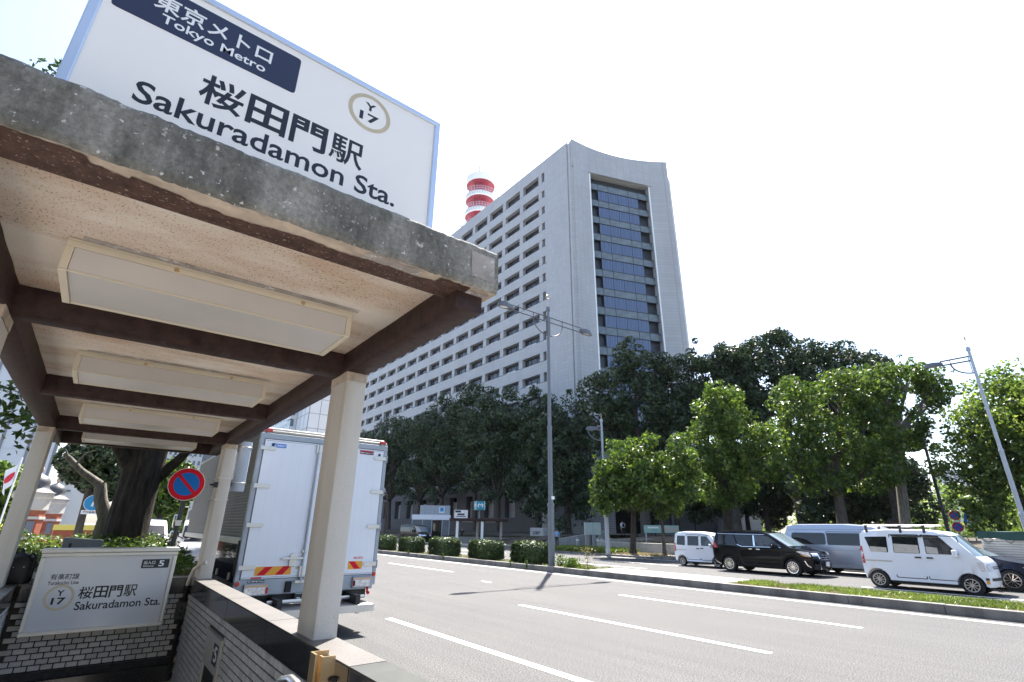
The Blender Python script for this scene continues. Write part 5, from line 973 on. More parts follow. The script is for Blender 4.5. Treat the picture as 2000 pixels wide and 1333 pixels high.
# ================================================================== VEHICLES (front towards -y, near side is -x)
class Car:
    def __init__(s, name, label, cat, x, y, L, hw, top, axles, R_, zc, zb, paint, belt, tum=.16, crown=.12, rcr=.05, sy=1., dy=0.):
        """top: side outline from front bottom over the roof to rear bottom (y, z)"""
        s.t = thing(name, label, cat, (x+hw, y, 0), 'vehicles waiting on the opposite carriageway', world=False); s.hw, s.L, s.belt, s.tum, s.crown, s.top, s.paint, s.R, s.zc, s.ax = hw, L, belt, tum, crown, top, paint, R_, zc, axles
        s.sy, s.dy = sy, dy; out = list(top)
        for a in sorted(axles, reverse=True):
            th = math.asin((zc-zb)/R_) if zc > zb else 0
            out += [(a+R_*math.cos(q), zc+R_*math.sin(q)) for q in lin(-th, math.pi+th, 14)]
        bm = bmesh.new(); vs = [bm.verts.new((0, a, b)) for a, b in out]; bm.faces.new(vs)
        for yy in [.18, .35, .52, .7]+lin(.7, L-.4, int(L/.4))[1:]+[L-.27, L-.13]: bmesh.ops.bisect_plane(bm, geom=bm.verts[:]+bm.edges[:]+bm.faces[:], plane_co=(0, yy, 0), plane_no=(0, 1, 0))
        for zz in (.45, belt-.12, belt, belt+.2, belt+.4): bmesh.ops.bisect_plane(bm, geom=bm.verts[:]+bm.edges[:]+bm.faces[:], plane_co=(0, 0, zz), plane_no=(0, 0, 1))
        bm.verts.ensure_lookup_table(); bm.verts.index_update(); co = [(v.co.y, v.co.z) for v in bm.verts]; fc = [tuple(v.index for v in f.verts) for f in bm.faces]; be = [(e.verts[0].index, e.verts[1].index) for e in bm.edges if len(e.link_faces) == 1]; bm.free()
        m = MB(); n = len(co); T = lin(-1, 1, 12); m.v = [s.pos(a, b, -1) for a, b in co]+[s.pos(a, b, 1) for a, b in co]; m.f = [f for f in fc]+[tuple(i+n for i in f) for f in fc]
        cols = {}
        def col(i):
            if i not in cols:
                ids = [i]
                for t in T[1:-1]: m.v.append(s.pos(co[i][0], co[i][1], t)); ids.append(len(m.v)-1)
                cols[i] = ids+[i+n]
            return cols[i]
        for a, b in be:
            A, B = col(a), col(b); m.f += [(A[k], B[k], B[k+1], A[k+1]) for k in range(len(T)-1)]
        m.m = [0]*len(m.f)
        s.body = m.build('body', paint, s.t, smooth=True, angle=48, bevel=rcr, seg=3)
    def w(s, y, z):
        f = 1-.07*max(0, 1-y/.7)**2-.03*max(0, (y-s.L+.4)/.4)**2
        return s.hw*f-max(0, z-s.belt)*s.tum-max(0, .45-z)*.06
    def pos(s, y, z, t):
        w_ = s.w(y, z); c = 1-t*t
        return (w_*t, y-s.crown*c*max(0, 1-y/(s.L*.42))**.7+.05*c*max(0, (y-s.L*.85)/(s.L*.15)), z+.035*c*max(0, (z-s.belt)/(max(b for _, b in s.top)-s.belt)))
    def side(s, name, pts, m, off=.006, r=.03, both=True, parent=None, th=.004):
        """plate on the body side given by a (y, z) outline"""
        pts = [(a*s.sy+s.dy, b) for a, b in pts]; p = rpoly(pts, r, 3) if r else pts; par = parent or s.t; out = []; off += .003
        p = [(p[i][0]+(p[(i+1) % len(p)][0]-p[i][0])*k/nn_, p[i][1]+(p[(i+1) % len(p)][1]-p[i][1])*k/nn_) for i in range(len(p)) for nn_ in (max(1, int(math.dist(p[i], p[(i+1) % len(p)])/.14)),) for k in range(nn_)]
        for sg in ((-1, 1) if both else (-1,)):
            mb = MB(); k = len(p); mb.add([(sg*(s.w(a, b)+off), a, b) for a, b in p]+[(sg*(s.w(a, b)-.01), a, b) for a, b in p], [tuple(range(k))]+[(i, (i+1) % k, k+(i+1) % k, k+i) for i in range(k)])
            out.append(mb.build(name, m, par))
        return out
    def door(s, pts, handle=None, r=.06, hm='black'):
        pts = [(a*s.sy+s.dy, b) for a, b in pts]; handle = handle and (handle[0]*s.sy+s.dy, handle[1])
        for sg in (-1, 1):
            p = rpoly(pts, r, 3); cx, cy = sum(a for a, _ in p)/len(p), sum(b for _, b in p)/len(p)
            # seam: thin dark strip just outside the door plate
            mb = MB(); k = len(p); q = [(a+(cx-a)*.0, b) for a, b in p]; d = .022
            inn = [(a-d*(1 if a > cx else -1), b-d*(1 if b > cy else -1)) for a, b in p]
            mb.add([(sg*(s.w(a, b)+.0035), a, b) for a, b in p+inn], [(i, (i+1) % k, k+(i+1) % k, k+i) for i in range(k)]); o = mb.build('door', 'rubber', s.t)
            if handle: MB().box(*sorted((sg*(s.w(*handle)+.002), sg*(s.w(*handle)+.03))), handle[0]-.085, handle[0]+.085, handle[1]-.022, handle[1]+.022).build('handle', hm, o, bevel=.008)
    def front(s, name, x0, x1, z0, z1, m, off=.01, parent=None, n=8):
        yf = lambda z: np.interp(z, [b for a, b in s.top[:s.nf]], [a for a, b in s.top[:s.nf]])
        mb = MB().grid(lambda x, z: (x, s.pos(float(yf(z)), z, x/s.w(float(yf(z)), z))[1]-off, z), lin(x0, x1, n), lin(z0, z1, 3)); return mb.build(name, m, parent or s.t)
    def shield(s, i, j, t0, t1, m, name='windscreen', a=.06, b=.06, off=.008):
        (y0, z0), (y1, z1) = s.top[i], s.top[j]; d = Vector((0, z1-z0, -(y1-y0))).normalized()
        if d.y > 0 and name == 'windscreen': d = -d
        d = Vector((0, -abs(z1-z0), abs(y1-y0))).normalized() if name == 'windscreen' else Vector((0, abs(z1-z0), .1)).normalized()
        def fn(t, v):
            v = a+(1-a-b)*v; return tuple(Vector(s.pos(y0+(y1-y0)*v, z0+(z1-z0)*v, t))+d*off)
        return MB().grid(fn, lin(t0, t1, 12), lin(0, 1, 4)).build(name, m, s.t, smooth=True)
    def wheels(s, r, spokes, rim='alu', wdt=.19):
        for a in s.ax:
            for sg in (-1, 1):
                x = sg*(s.hw-.02); k = -sg
                ty = MB().lathe([(r*.62, 0), (r*.7, -.012*k*-1), (r*.93, -.01*k*-1), (r, .03*k), (r, (wdt-.03)*k), (r*.93, wdt*k), (r*.6, wdt*k)], (x, a, r), 28, ax='x').build('wheel', 'rubber', s.t, smooth=True, angle=40)
                h = MB().lathe([(r*.66, .004*k), (r*.62, .004*k), (r*.6, .05*k), (r*.3, .05*k), (0, .045*k)], (x, a, r), 28, ax='x', m=1); h.lathe([(0, -.004*k), (r*.13, -.002*k), (r*.16, .03*k)], (x, a, r), 16, ax='x')
                h.lathe([(r*.66, 0), (r*.68, -.006*k), (r*.6, -.004*k), (r*.59, .03*k)], (x, a, r), 28, ax='x')
                for q in range(spokes):
                    th = 2*math.pi*q/spokes; c, sn = math.cos(th), math.sin(th); w_ = r*(.035 if spokes > 8 else .07)
                    h.obox((x+.012*k, a+c*r*.37, r+sn*r*.37), (.012, 0, 0), (0, c*r*.25, sn*r*.25), (0, -sn*w_, c*w_))
                h.build('rim', [rim, 'rubber'], ty, smooth=True, angle=35)
        MB().box(-s.hw+.22, s.hw-.22, .5, s.L-.4, s.zc-.1, s.zc+.2).build('underbody', 'black', s.t)
        for a in s.ax:
            for sg in (-1, 1): MB().lathe([(s.R*.99, 0), (s.R*.99, .28), (0, .28)], (0, 0, 0), 20, ax='x').v  # wells are closed by the body skin
    def mirror(s, y, z, m, sz=(.1, .09, .09)):
        y = y*s.sy+s.dy
        for sg in (-1, 1):
            x = sg*(s.w(y, z)+sz[0]+.05); o = MB().obox((x, y, z), (sz[0], 0, 0), (0, sz[1]*.7, 0), (0, 0, sz[2])).build('mirror', m, s.t, bevel=.03, seg=3, smooth=True); MB().obox((sg*(s.w(y, z)+.03), y, z-.05), (.05, 0, 0), (0, .03, 0), (0, 0, .025)).build('stalk', 'black', o)
def carset(c, nf): c.nf = nf; return c
# --- white small van with roof rack, nearest
c = Car('delivery_van', 'white boxy small van with roof rack, nearest in the opposite lanes', 'van', 21.3, 4.1, 3.28, .74,
        [(.06, .24), (.01, .34), (0, .62), (.03, .9), (.1, 1.0), (.2, 1.08), (.7, 1.68), (.88, 1.76), (1.38, 1.82), (2.38, 1.83), (3.1, 1.79), (3.22, 1.7), (3.27, 1.05), (3.28, .5), (3.24, .32)], [.46, 2.88], .335, .28, .27, 'paint_white', 1.08, .13, .1, .035, 1., -.22); c.nf = 6
c.shield(5, 6, -.9, .9, 'glass_shield', a=.04, b=.03)
fw_ = c.side('window', [(.78, 1.12), (1.62, 1.12), (1.62, 1.62), (1.18, 1.62)], 'glass_cabin'); c.side('window', [(1.78, 1.12), (2.5, 1.12), (2.48, 1.62), (1.76, 1.62)], 'glass_dark'); c.side('window', [(2.66, 1.12), (3.16, 1.14), (3.3, 1.6), (2.64, 1.62)], 'glass_dark')
for a, b in (((1.8, 1.13), (2.48, 1.4)), ((2.69, 1.13), (3.18, 1.3)), ((1.3, 1.13), (1.6, 1.34))): c.side('curtain', [a, (b[0], a[1]), (b[0], b[1]), (a[0], b[1]-.03)], 'curtain', .008, .01)
c.side('visor', [(1.2, 1.63), (2.5, 1.63), (2.5, 1.67), (1.22, 1.67)], 'glass_dark', .03, .01); c.side('pillar', [(1.17, 1.14), (1.21, 1.14), (1.3, 1.6), (1.26, 1.6)], 'black', .009, 0)
c.door([(.7, .36), (.74, 1.66), (1.7, 1.7), (1.7, .36)], (1.55, 1.0), .05); c.door([(1.73, .36), (1.73, 1.7), (2.57, 1.7), (2.57, .36)], (1.86, 1.0), .05)
c.side('slide_rail', [(2.6, .83), (3.46, .83), (3.46, .87), (2.6, .87)], 'curtain', .006, 0); c.side('fuel_flap', [(1.44, .42), (1.64, .42), (1.64, .62), (1.5, .62), (1.44, .54)], 'paint_white', .005, .03)
c.side('headlight', [(.24, .68), (.36, .65), (.44, .93), (.29, .95)], 'lamp_clear', .01, .05); c.front('headlight', -.66, -.42, .68, .9, 'lamp_clear'); c.front('headlight', .42, .66, .68, .9, 'lamp_clear')
for z in (.74, .79): c.front('grille', -.34, .34, z, z+.025, 'black', .012)
c.front('bumper_vent', -.6, .6, .42, .5, 'black', .012); c.side('bumper_vent', [(.24, .44), (.32, .44), (.32, .5), (.24, .5)], 'black', .008, 0); c.side('fog_lamp', [(.25, .34), (.32, .33), (.32, .43), (.25, .43)], 'orange', .01, .02); c.side('tail_lamp', [(3.4, .75), (3.48, .75), (3.48, 1.3), (3.42, 1.3)], 'lens_red', .006, .02)
c.wheels(.275, 10, 'steel', .165); c.mirror(.86, 1.16, 'paint_white', (.1, .08, .1))
for y in (1.33, 1.98, 2.98):
    for sg in (-1, 1): MB().box(*sorted((sg*.6, sg*.66)), y-.04, y+.04, 1.74, 1.98).build('rack_leg', 'dark_steel', c.t, bevel=.01)
    MB().tube([(-.66, y, 1.95), (.66, y, 1.95)], .022, 8).build('rack_bar', 'alu', c.t)
for x in (-.55, -.15, .2, .55): MB().tube([(x, 1.03 if abs(x) < .3 else 1.28, 1.985), (x, 3.08, 1.985)], .02, 8).build('rack_pole', 'alu', c.t)
# --- black minivan
c = Car('minivan', 'glossy black minivan with chrome grille in the middle lane', 'minivan', 23.25, 9.85, 4.39, .92,
        [(0.107, 0.2), (0.027, 0.3), (0.0, 0.6), (0.045, 0.86), (0.178, 0.98), (0.712, 1.08), (0.908, 1.14), (1.736, 1.64), (2.004, 1.7), (2.849, 1.74), (3.829, 1.72), (4.203, 1.66), (4.328, 1.2), (4.39, 1.0), (4.363, 0.4), (4.292, 0.27)], [.82, 3.63], .375, .33, .24, 'paint_black', 1.07, .2, .18, .05, 0.8905); c.nf = 5
c.shield(6, 7, -.92, .92, 'glass_shield', a=.02, b=.03)
c.side('window', [(1.3, 1.14), (2.55, 1.12), (2.6, 1.57), (1.95, 1.55)], 'glass_cabin', r=.05); c.side('window', [(2.72, 1.12), (3.2, 1.1), (3.5, 1.2), (3.66, 1.57), (2.74, 1.57)], 'glass_dark', r=.05); c.side('window', [(3.3, 1.1), (4.62, 1.14), (4.55, 1.56), (3.74, 1.57), (3.56, 1.18)], 'glass_dark', r=.04)
c.side('chrome_trim', [(1.35, 1.085), (3.3, 1.075), (3.55, 1.16), (3.52, 1.175), (3.28, 1.095), (1.35, 1.105)], 'chrome', .009, 0); c.side('chrome_trim', [(2.1, 1.59), (4.6, 1.6), (4.6, 1.615), (2.1, 1.605)], 'chrome', .009, 0); c.side('pillar', [(2.58, 1.12), (2.68, 1.12), (2.7, 1.56), (2.62, 1.56)], 'chrome', .008, 0)
c.door([(1.42, .34), (1.3, 1.1), (1.9, 1.6), (2.64, 1.63), (2.64, .34)], (2.45, .99), .08, 'chrome'); c.door([(2.68, .34), (2.68, 1.63), (3.68, 1.63), (3.5, .9), (3.4, .5), (3.3, .34)], (2.84, .99), .08, 'chrome')
c.side('headlight', [(.03, .78), (.3, .8), (.66, .96), (.5, .99), (.12, .95)], 'lamp_clear', .01, .03); c.side('indicator', [(.06, .76), (.34, .78), (.5, .86), (.36, .84)], 'orange', .012, .01); c.side('tail_lamp', [(4.62, 1.0), (4.88, 1.0), (4.86, 1.22), (4.78, 1.26)], 'lens_red', .012, .03)
c.side('bumper_trim', [(.1, .36), (.26, .42), (.36, .62), (.32, .62), (.22, .46), (.1, .4)], 'chrome', .012, .01); c.side('bumper_trim', [(4.86, .5), (4.7, .36), (4.5, .3), (4.5, .33), (4.68, .4)], 'chrome', .01, 0)
c.front('headlight', -.82, -.46, .8, .92, 'lamp_clear', .012); c.front('headlight', .46, .82, .8, .92, 'lamp_clear', .012); c.front('grille', -.44, .44, .36, .9, 'black', .012)
for k in range(6): c.front('grille_bar', -.42, .42, .4+.085*k, .425+.085*k, 'chrome', .02)
for k in range(5): c.front('grille_bar', -.36+.18*k-.012, -.36+.18*k+.012, .38, .89, 'chrome', .024, n=2)
for sg in (-1, 1): c.front('grille_frame', *sorted((sg*.45, sg*.52)), .3, .9, 'chrome', .024, n=2)
c.front('number_plate', -.17, .17, .42, .58, 'flag_white', .04, n=4); c.front('lower_vent', -.8, -.56, .3, .5, 'rubber', .012); c.front('lower_vent', .56, .8, .3, .5, 'rubber', .012)
c.wheels(.335, 15, 'chrome', .22); c.mirror(1.62, 1.12, 'paint_black', (.12, .09, .09))
# --- silver long van
c = Car('long_van', 'silver high roofed long van behind the black minivan', 'van', 25.9, 6.9, 5.2, .92,
        [(.1, .26), (.03, .36), (0, .7), (.1, .98), (.5, 1.14), (1.15, 1.8), (1.5, 1.97), (2.6, 2.05), (4.6, 2.04), (5.0, 1.96), (5.15, 1.3), (5.2, .6), (5.15, .36)], [.95, 3.75], .36, .32, .28, 'paint_silver', 1.2, .12, .16, .06); c.nf = 4
c.shield(4, 5, -.9, .9, 'glass_shield')
c.side('window', [(.95, 1.22), (1.75, 1.2), (1.75, 1.68), (1.3, 1.68)], 'glass_cabin'); c.side('window', [(1.9, 1.2), (3.3, 1.2), (3.3, 1.7), (1.9, 1.7)], 'glass_dark', r=.06); c.side('window', [(3.36, 1.2), (4.86, 1.22), (4.8, 1.7), (3.36, 1.7)], 'glass_dark', r=.1)
c.door([(1.0, .4), (.9, 1.2), (1.3, 1.75), (1.82, 1.76), (1.82, .4)], (1.7, 1.05)); c.door([(1.85, .4), (1.85, 1.76), (3.32, 1.76), (3.32, .4)], (2.0, 1.05)); c.side('roof_seam', [(1.4, 1.84), (5.0, 1.82), (5.0, 1.835), (1.4, 1.855)], 'panel_seam', .004, 0); c.side('belt_line', [(.5, .98), (5.1, .98), (5.1, .99), (.5, .99)], 'panel_seam', .004, 0); c.side('tail_lamp', [(5.05, .8), (5.17, .8), (5.13, 1.4), (5.05, 1.4)], 'lens_red', .008, .02); c.side('headlight', [(.05, .75), (.4, .8), (.45, 1.05), (.15, .98)], 'lamp_clear', .01, .04)
c.side('skirt', [(1.4, .3), (3.3, .3), (3.3, .42), (1.4, .42)], 'truck_grey', .01, .01); c.wheels(.32, 8, 'steel'); c.mirror(1.0, 1.3, 'black', (.1, .08, .14))
# --- small white van farther back
c = Car('delivery_van', 'small white van half hidden behind the black minivan', 'van', 24.62, 14.36, 2.95, .66,
        [(.08, .22), (.02, .3), (0, .55), (.05, .82), (.22, .92), (.34, .98), (.82, 1.5), (1.0, 1.58), (1.5, 1.64), (2.4, 1.65), (2.75, 1.62), (2.88, 1.54), (2.94, .95), (2.95, .45), (2.9, .28)], [.55, 2.52], .29, .25, .24, 'paint_white', .97, .13, .15, .035); c.nf = 5
c.shield(5, 6, -.9, .9, 'glass_shield')
c.side('window', [(.65, 1.0), (1.34, 1.0), (1.34, 1.46), (1.0, 1.46)], 'glass_cabin'); c.side('window', [(1.48, 1.0), (2.12, 1.0), (2.12, 1.46), (1.48, 1.46)], 'glass_dark'); c.side('window', [(2.28, 1.0), (2.78, 1.02), (2.74, 1.46), (2.28, 1.46)], 'glass_dark')
c.door([(.62, .32), (.62, 1.5), (1.42, 1.54), (1.42, .32)], (1.3, .88), .05); c.door([(1.44, .32), (1.44, 1.54), (2.2, 1.54), (2.2, .32)], (1.54, .86), .05); c.side('slide_rail', [(2.24, .76), (2.9, .76), (2.9, .79), (2.24, .79)], 'curtain', .006, 0); c.side('tail_lamp', [(2.84, .7), (2.93, .7), (2.92, 1.1), (2.86, 1.1)], 'lens_red', .006, .02); c.wheels(.235, 10, 'steel', .15); c.mirror(.75, 1.02, 'paint_white', (.08, .07, .08))
# --- dark sedan at the right edge
c = Car('sedan', 'dark navy sedan partly hidden behind the roof rack van', 'car', 23.9, 3.12, 4.6, .88,
        [(.1, .2), (.02, .3), (0, .55), (.06, .72), (.35, .82), (1.1, .95), (1.3, 1.0), (2.15, 1.4), (2.6, 1.44), (3.1, 1.4), (3.9, 1.08), (4.5, 1.02), (4.58, .8), (4.6, .4), (4.5, .25)], [.93, 3.6], .36, .32, .22, 'paint_navy', .93, .3, .25, .05); c.nf = 5
c.shield(6, 7, -.9, .9, 'glass_shield'); c.side('window', [(1.5, .98), (2.5, .97), (2.5, 1.34), (2.15, 1.32)], 'glass_cabin'); c.side('window', [(2.58, .97), (3.6, .98), (3.1, 1.32), (2.58, 1.34)], 'glass_dark'); c.door([(1.5, .32), (1.42, .95), (2.12, 1.36), (2.54, 1.37), (2.54, .32)], (2.4, .84)); c.door([(2.57, .32), (2.57, 1.37), (3.2, 1.34), (3.55, .9), (3.3, .4)], (3.3, .84)); c.side('headlight', [(.03, .58), (.3, .62), (.6, .74), (.3, .76)], 'lamp_clear', .01, .03)
c.side('badge', [(1.18, .74), (1.36, .74), (1.36, .77), (1.18, .77)], 'chrome', .008, 0); c.wheels(.325, 10, 'chrome', .21); c.mirror(1.6, 1.0, 'paint_navy', (.1, .08, .07))
# --- small truck with green tarpaulin, right edge
t = thing('small_truck', 'small truck with slatted silver bed and green tarpaulin at the right edge', 'truck', (27.0, 2.8, 0), 'vehicles waiting on the opposite carriageway')
MB().box(26.1, 27.8, 1.6, 5.0, .62, .72).box(26.4, 27.5, -.5, 4.9, .42, .6).build('chassis', 'dark_steel', t)
for k in range(10): MB().box(26.08, 26.12, 1.65, 4.95, .74+.083*k, .81+.083*k).build('slat', 'alu', t, bevel=.006, seg=1)
for y in (1.66, 3.3, 4.88): MB().box(26.05, 26.13, y, y+.07, .72, 1.66).build('stake', 'steel', t)
MB().box(26.13, 27.75, 1.66, 4.95, .73, 1.55).build('bed', 'truck_alu', t)
MB().grid(lambda u, v: (26.02+1.8*v, 5.02-3.4*u, (1.83 if 0 < v < 1 else 1.56)+.03*math.sin(u*14)*(0 if 0 < v < 1 else 1)+.02*nz(u*6, v*5)), lin(0, 1, 24), [0, .02, .5, .98, 1]).build('tarpaulin', 'tarp', t, smooth=True, angle=40)
for k in range(6): MB().tube([(26.03, 4.9-.6*k, 1.58), (26.06, 4.75-.6*k, 1.42), (26.08, 4.6-.6*k, 1.56)], .01, 5).build('rope', 'black', t)
MB().box(26.12, 27.72, -.6, 1.5, .6, 1.8).build('cab', 'paint_white', t, bevel=.1)
for y in (.0, 4.2):
    for x in (26.15, 27.55): o = MB().lathe([(.18, 0), (.27, 0), (.29, .03), (.29, .15), (.26, .18)], (x, y, .29), 24, ax='x').build('wheel', 'rubber', t, smooth=True); MB().lathe([(0, .02), (.18, .02)], (x, y, .29), 20, ax='x').build('rim', 'steel', o)
# --- black van far left on the opposite side
c = Car('long_van', 'black van parked before the lift pavilion', 'van', 28.7, 53.4, 4.7, .9,
        [(.1, .26), (.03, .36), (0, .7), (.1, .98), (.55, 1.16), (1.2, 1.78), (1.5, 1.92), (2.6, 1.98), (4.2, 1.97), (4.5, 1.88), (4.66, 1.3), (4.7, .6), (4.65, .36)], [.95, 3.6], .36, .32, .28, 'paint_black', 1.2, .14, .18, .08); c.nf = 4
c.shield(4, 5, -.9, .9, 'glass_shield'); c.side('window', [(1.0, 1.22), (1.75, 1.2), (1.75, 1.68), (1.35, 1.68)], 'glass_dark'); c.side('window', [(1.9, 1.2), (4.4, 1.22), (4.35, 1.7), (1.9, 1.7)], 'glass_dark', r=.08); c.front('headlight', -.8, -.5, .75, .95, 'lamp_clear'); c.front('headlight', .5, .8, .75, .95, 'lamp_clear'); c.front('grille', -.46, .46, .78, .9, 'chrome'); c.wheels(.32, 8, 'steel'); c.mirror(1.05, 1.3, 'black', (.1, .08, .14)); del c.t['group']
# --- white van ahead of the truck, seen beside the trunk
c = Car('parked_van', 'white van with dark windscreen glimpsed between trunk and mirror', 'van', .55, 22.5, 4.4, .85,
        [(.1, .26), (.03, .36), (0, .7), (.1, .95), (.5, 1.1), (1.1, 1.7), (1.4, 1.84), (2.5, 1.9), (4.0, 1.88), (4.25, 1.8), (4.36, 1.2), (4.4, .6), (4.35, .36)], [.9, 3.4], .34, .3, .27, 'paint_offwhite', 1.15, .12, .18, .08); c.nf = 4
c.shield(4, 5, -.9, .9, 'glass_dark'); c.side('window', [(.9, 1.16), (1.7, 1.15), (1.7, 1.6), (1.25, 1.6)], 'glass_dark'); c.side('window', [(1.85, 1.15), (4.1, 1.17), (4.05, 1.62), (1.85, 1.62)], 'glass_dark'); c.front('headlight', -.78, -.5, .72, .92, 'lamp_clear'); c.front('headlight', .5, .78, .72, .92, 'lamp_clear'); c.front('grille', -.4, .4, .75, .86, 'black'); c.wheels(.3, 8, 'steel'); c.mirror(.95, 1.25, 'chrome', (.1, .08, .12)); del c.t['group']

# --- box truck parked beside the entrance, rear towards the camera
TK = thing('box_truck', 'white doored box truck parked beside the station entrance', 'truck', (3.2, 13, 0))
tl, tr, yb, yf, z0, z1 = 2.0, 4.43, 9.8, 16.7, .93, 3.36
MB().box(tl+.03, tr-.03, yb+.05, yf, z0, z1-.04).build('box', 'truck_side', TK)
MB().box(tl, tr, yb+.04, yf, z1-.042, z1).build('roof', 'truck_alu', TK, bevel=.015)
f = MB().box(tl, tl+.075, yb, yb+.09, .72, z1-.06).box(tr-.075, tr, yb, yb+.09, .72, z1-.06).box(tl+.0755, tr-.0755, yb, yb+.09, 3.2, z1-.062).box(tl+.05, tr-.05, yb-.003, yb+.09, .655, .9); f.build('rear_frame', 'truck_grey', TK, bevel=.01)
for sg, x in ((1, tl), (-1, tr)): MB().prism([(0, 3.2), (.16, 3.38), (.16, 3.30), (.075, 3.19)], lambda u, v, w_: (x+sg*u, yb-.004+w_, v), 0, .1).build('corner_plate', 'truck_grey', TK)
MB().tube([(tl+.1, yb+.01, 3.375), (tr-.1, yb+.01, 3.375)], .022, 8).build('gutter', 'alu', TK)
xm = 3.03; xs_ = [(tl+.085, xm+.2-.006), (xm+.2+.006, tr-.085)]
for k, (a, b) in enumerate(xs_):
    d = MB().box(a, b, yb-.014, yb+.03, .905, 3.19).build('door', 'truck_door', TK, bevel=.008)
    g_ = MB()
    for q_ in range(1, 7): x_ = a+(b-a)*q_/7; g_.box(x_-.002, x_+.002, yb-.0148, yb-.0135, .95, 3.15)
    g_.build('panel_joint', 'joint_pale', d); [MB().box(a+.012, b-.012, yb-.0152, yb-.0138, q_, q_+.006).build('seal', 'panel_seam', d) for q_ in (.925, 3.165)]
    for z in (3.03, 2.38, 1.74, 1.08):
        x_ = a+.02 if k == 0 else b-.02; sg = 1 if k == 0 else -1
        h = MB().prism(rpoly([(x_-sg*.1, z-.035), (x_+sg*.17, z-.03), (x_+sg*.19, z), (x_+sg*.17, z+.035), (x_-sg*.1, z+.04)], .015), lambda u, v, w_: (u, yb-.034+w_, v), 0, .018).build('hinge', 'alu', d, bevel=.004); MB().tube([(x_-sg*.09, yb-.03, z-.07), (x_-sg*.09, yb-.03, z+.07)], .016, 8).build('hinge_pin', 'truck_grey', d)
    x_ = a+.09 if k == 0 else b-.09; MB().lathe([(0, -.02), (.022, -.018), (.026, 0)], (x_+(.05 if k == 0 else 0), yb-.014, 3.1), 14, ax='y').build('rubber_stop', 'black', d)
rod = MB().tube([(xm, yb-.045, .83), (xm, yb-.045, 3.18)], .02, 10).build('lock_rod', 'truck_grey', TK, smooth=True)
for z, h in ((3.1, .16), (1.32, .05), (1.0, .18)): MB().box(xm-.045, xm+.045, yb-.06, yb-.016, z-h/2, z+h/2).build('rod_guide', 'alu', rod, bevel=.01)
MB().box(xm-.09, xm+.09, yb-.06, yb-.02, .82, .86).build('rod_foot', 'steel', rod); MB().obox((xm-.17, yb-.05, 1.21), (.19, 0, .0), (0, .012, 0), (0, 0, .018)).build('handle', 'alu', rod, bevel=.006); MB().prism(rpoly([(xm-.23, 1.08), (xm-.11, 1.08), (xm-.11, 1.25), (xm-.14, 1.29), (xm-.2, 1.29), (xm-.23, 1.25)], .02), lambda u, v, w_: (u, yb-.055+w_, v), 0, .035).build('latch', 'alu', rod, bevel=.006); MB().box(xm-.1, xm+.02, yb-.016, yb-.0142, 1.04, 1.08).build('label', 'curtain', TK)
def chevron(x0, x1, z0_, z1_, flip):
    p_ = MB().box(x0, x1, yb-.0165, yb-.0145, z0_, z1_).build('reflector_panel', 'orange', TK); w_ = x1-x0; n_ = 2 if w_ > .4 else 1
    for k in range(n_):
        a = x0+w_*(k+.12)/n_; s_ = .12; bw = w_/n_*.42; q = [(a, z0_+.003), (a+bw, z0_+.003), (min(x1-.002, a+bw+s_), z1_-.003), (min(x1-.004, a+s_), z1_-.003)]
        if flip: q = [(x0+x1-u, v) for u, v in q]
        MB().prism(q, lambda u, v, t_: (u, yb-.0185+t_, v), 0, .0015).build('stripe', 'red', p_)
chevron(2.28, 2.86, .955, 1.09, False); chevron(3.86, 4.13, 1.0, 1.135, True)
for a, b, zz_ in ((2.15, 2.53, .655), (3.97, 4.35, .69)):
    l_ = MB().box(a, b, yb-.06, yb-.004, zz_, zz_+.18).build('tail_lamp', 'truck_grey', TK, bevel=.008); MB().box(a+.015, b-.05, yb-.064, yb-.0605, zz_+.02, zz_+.13).build('lens', 'lamp_clear', l_); MB().box(a+.015, b-.015, yb-.064, yb-.0605, zz_+.132, zz_+.165).build('indicator', 'lens_amber', l_)
    x_ = b-.045 if a < 3 else a+.005; MB().box(x_, x_+.04, yb-.064, yb-.0605, zz_+.03, zz_+.12).build('reflector', 'lens_red', l_)
for x_, z_ in ((2.05, .84), (4.39, .9)): MB().lathe([(0, -.012), (.035, -.01), (.038, 0)], (x_, yb-.003, z_), 16, ax='y').build('reflector', 'lens_red', TK, smooth=True)
for x_ in (tl+.12, tr-.12): MB().box(x_-.06, x_+.06, yb-.03, yb+.02, 3.32, 3.375).build('marker_lamp', 'lens_red', TK, bevel=.012)
MB().prism(rpoly([(2.2, 3.055), (2.45, 3.055), (2.45, 3.125), (2.2, 3.125)], .012), lambda u, v, t_: (u, yb-.0165+t_, v), 0, .002).build('badge', 'blue', TK); text('F-CARGO', 'print_white', TK, (2.215, 2.435, 3.07, 3.112), yb-.0167, .02, italic=.2)
MB().box(3.84, 4.13, yb-.0165, yb-.0145, 3.085, 3.16).build('badge', 'red', TK); MB().box(3.845, 4.125, yb-.0185, yb-.0166, 3.09, 3.14).build('badge', 'ink', TK); text('日本フルハーフ', 'print_white', TK, (3.85, 4.12, 3.097, 3.133), yb-.0187, .02); text('ISUZU', 'red', TK, (3.955, 4.135, 1.175, 1.21), yb-.0145, .03)
MB().box(2.2, 2.46, yb-.0055, yb-.0035, .845, .885).build('label', 'ink', TK); text('最大積載量 2900kg', 'print_white', TK, (2.21, 2.45, .852, .878), yb-.0057, .012); MB().box(2.24, 2.4, yb-.0163, yb-.0145, .91, .935).build('label', 'lens_red', TK)
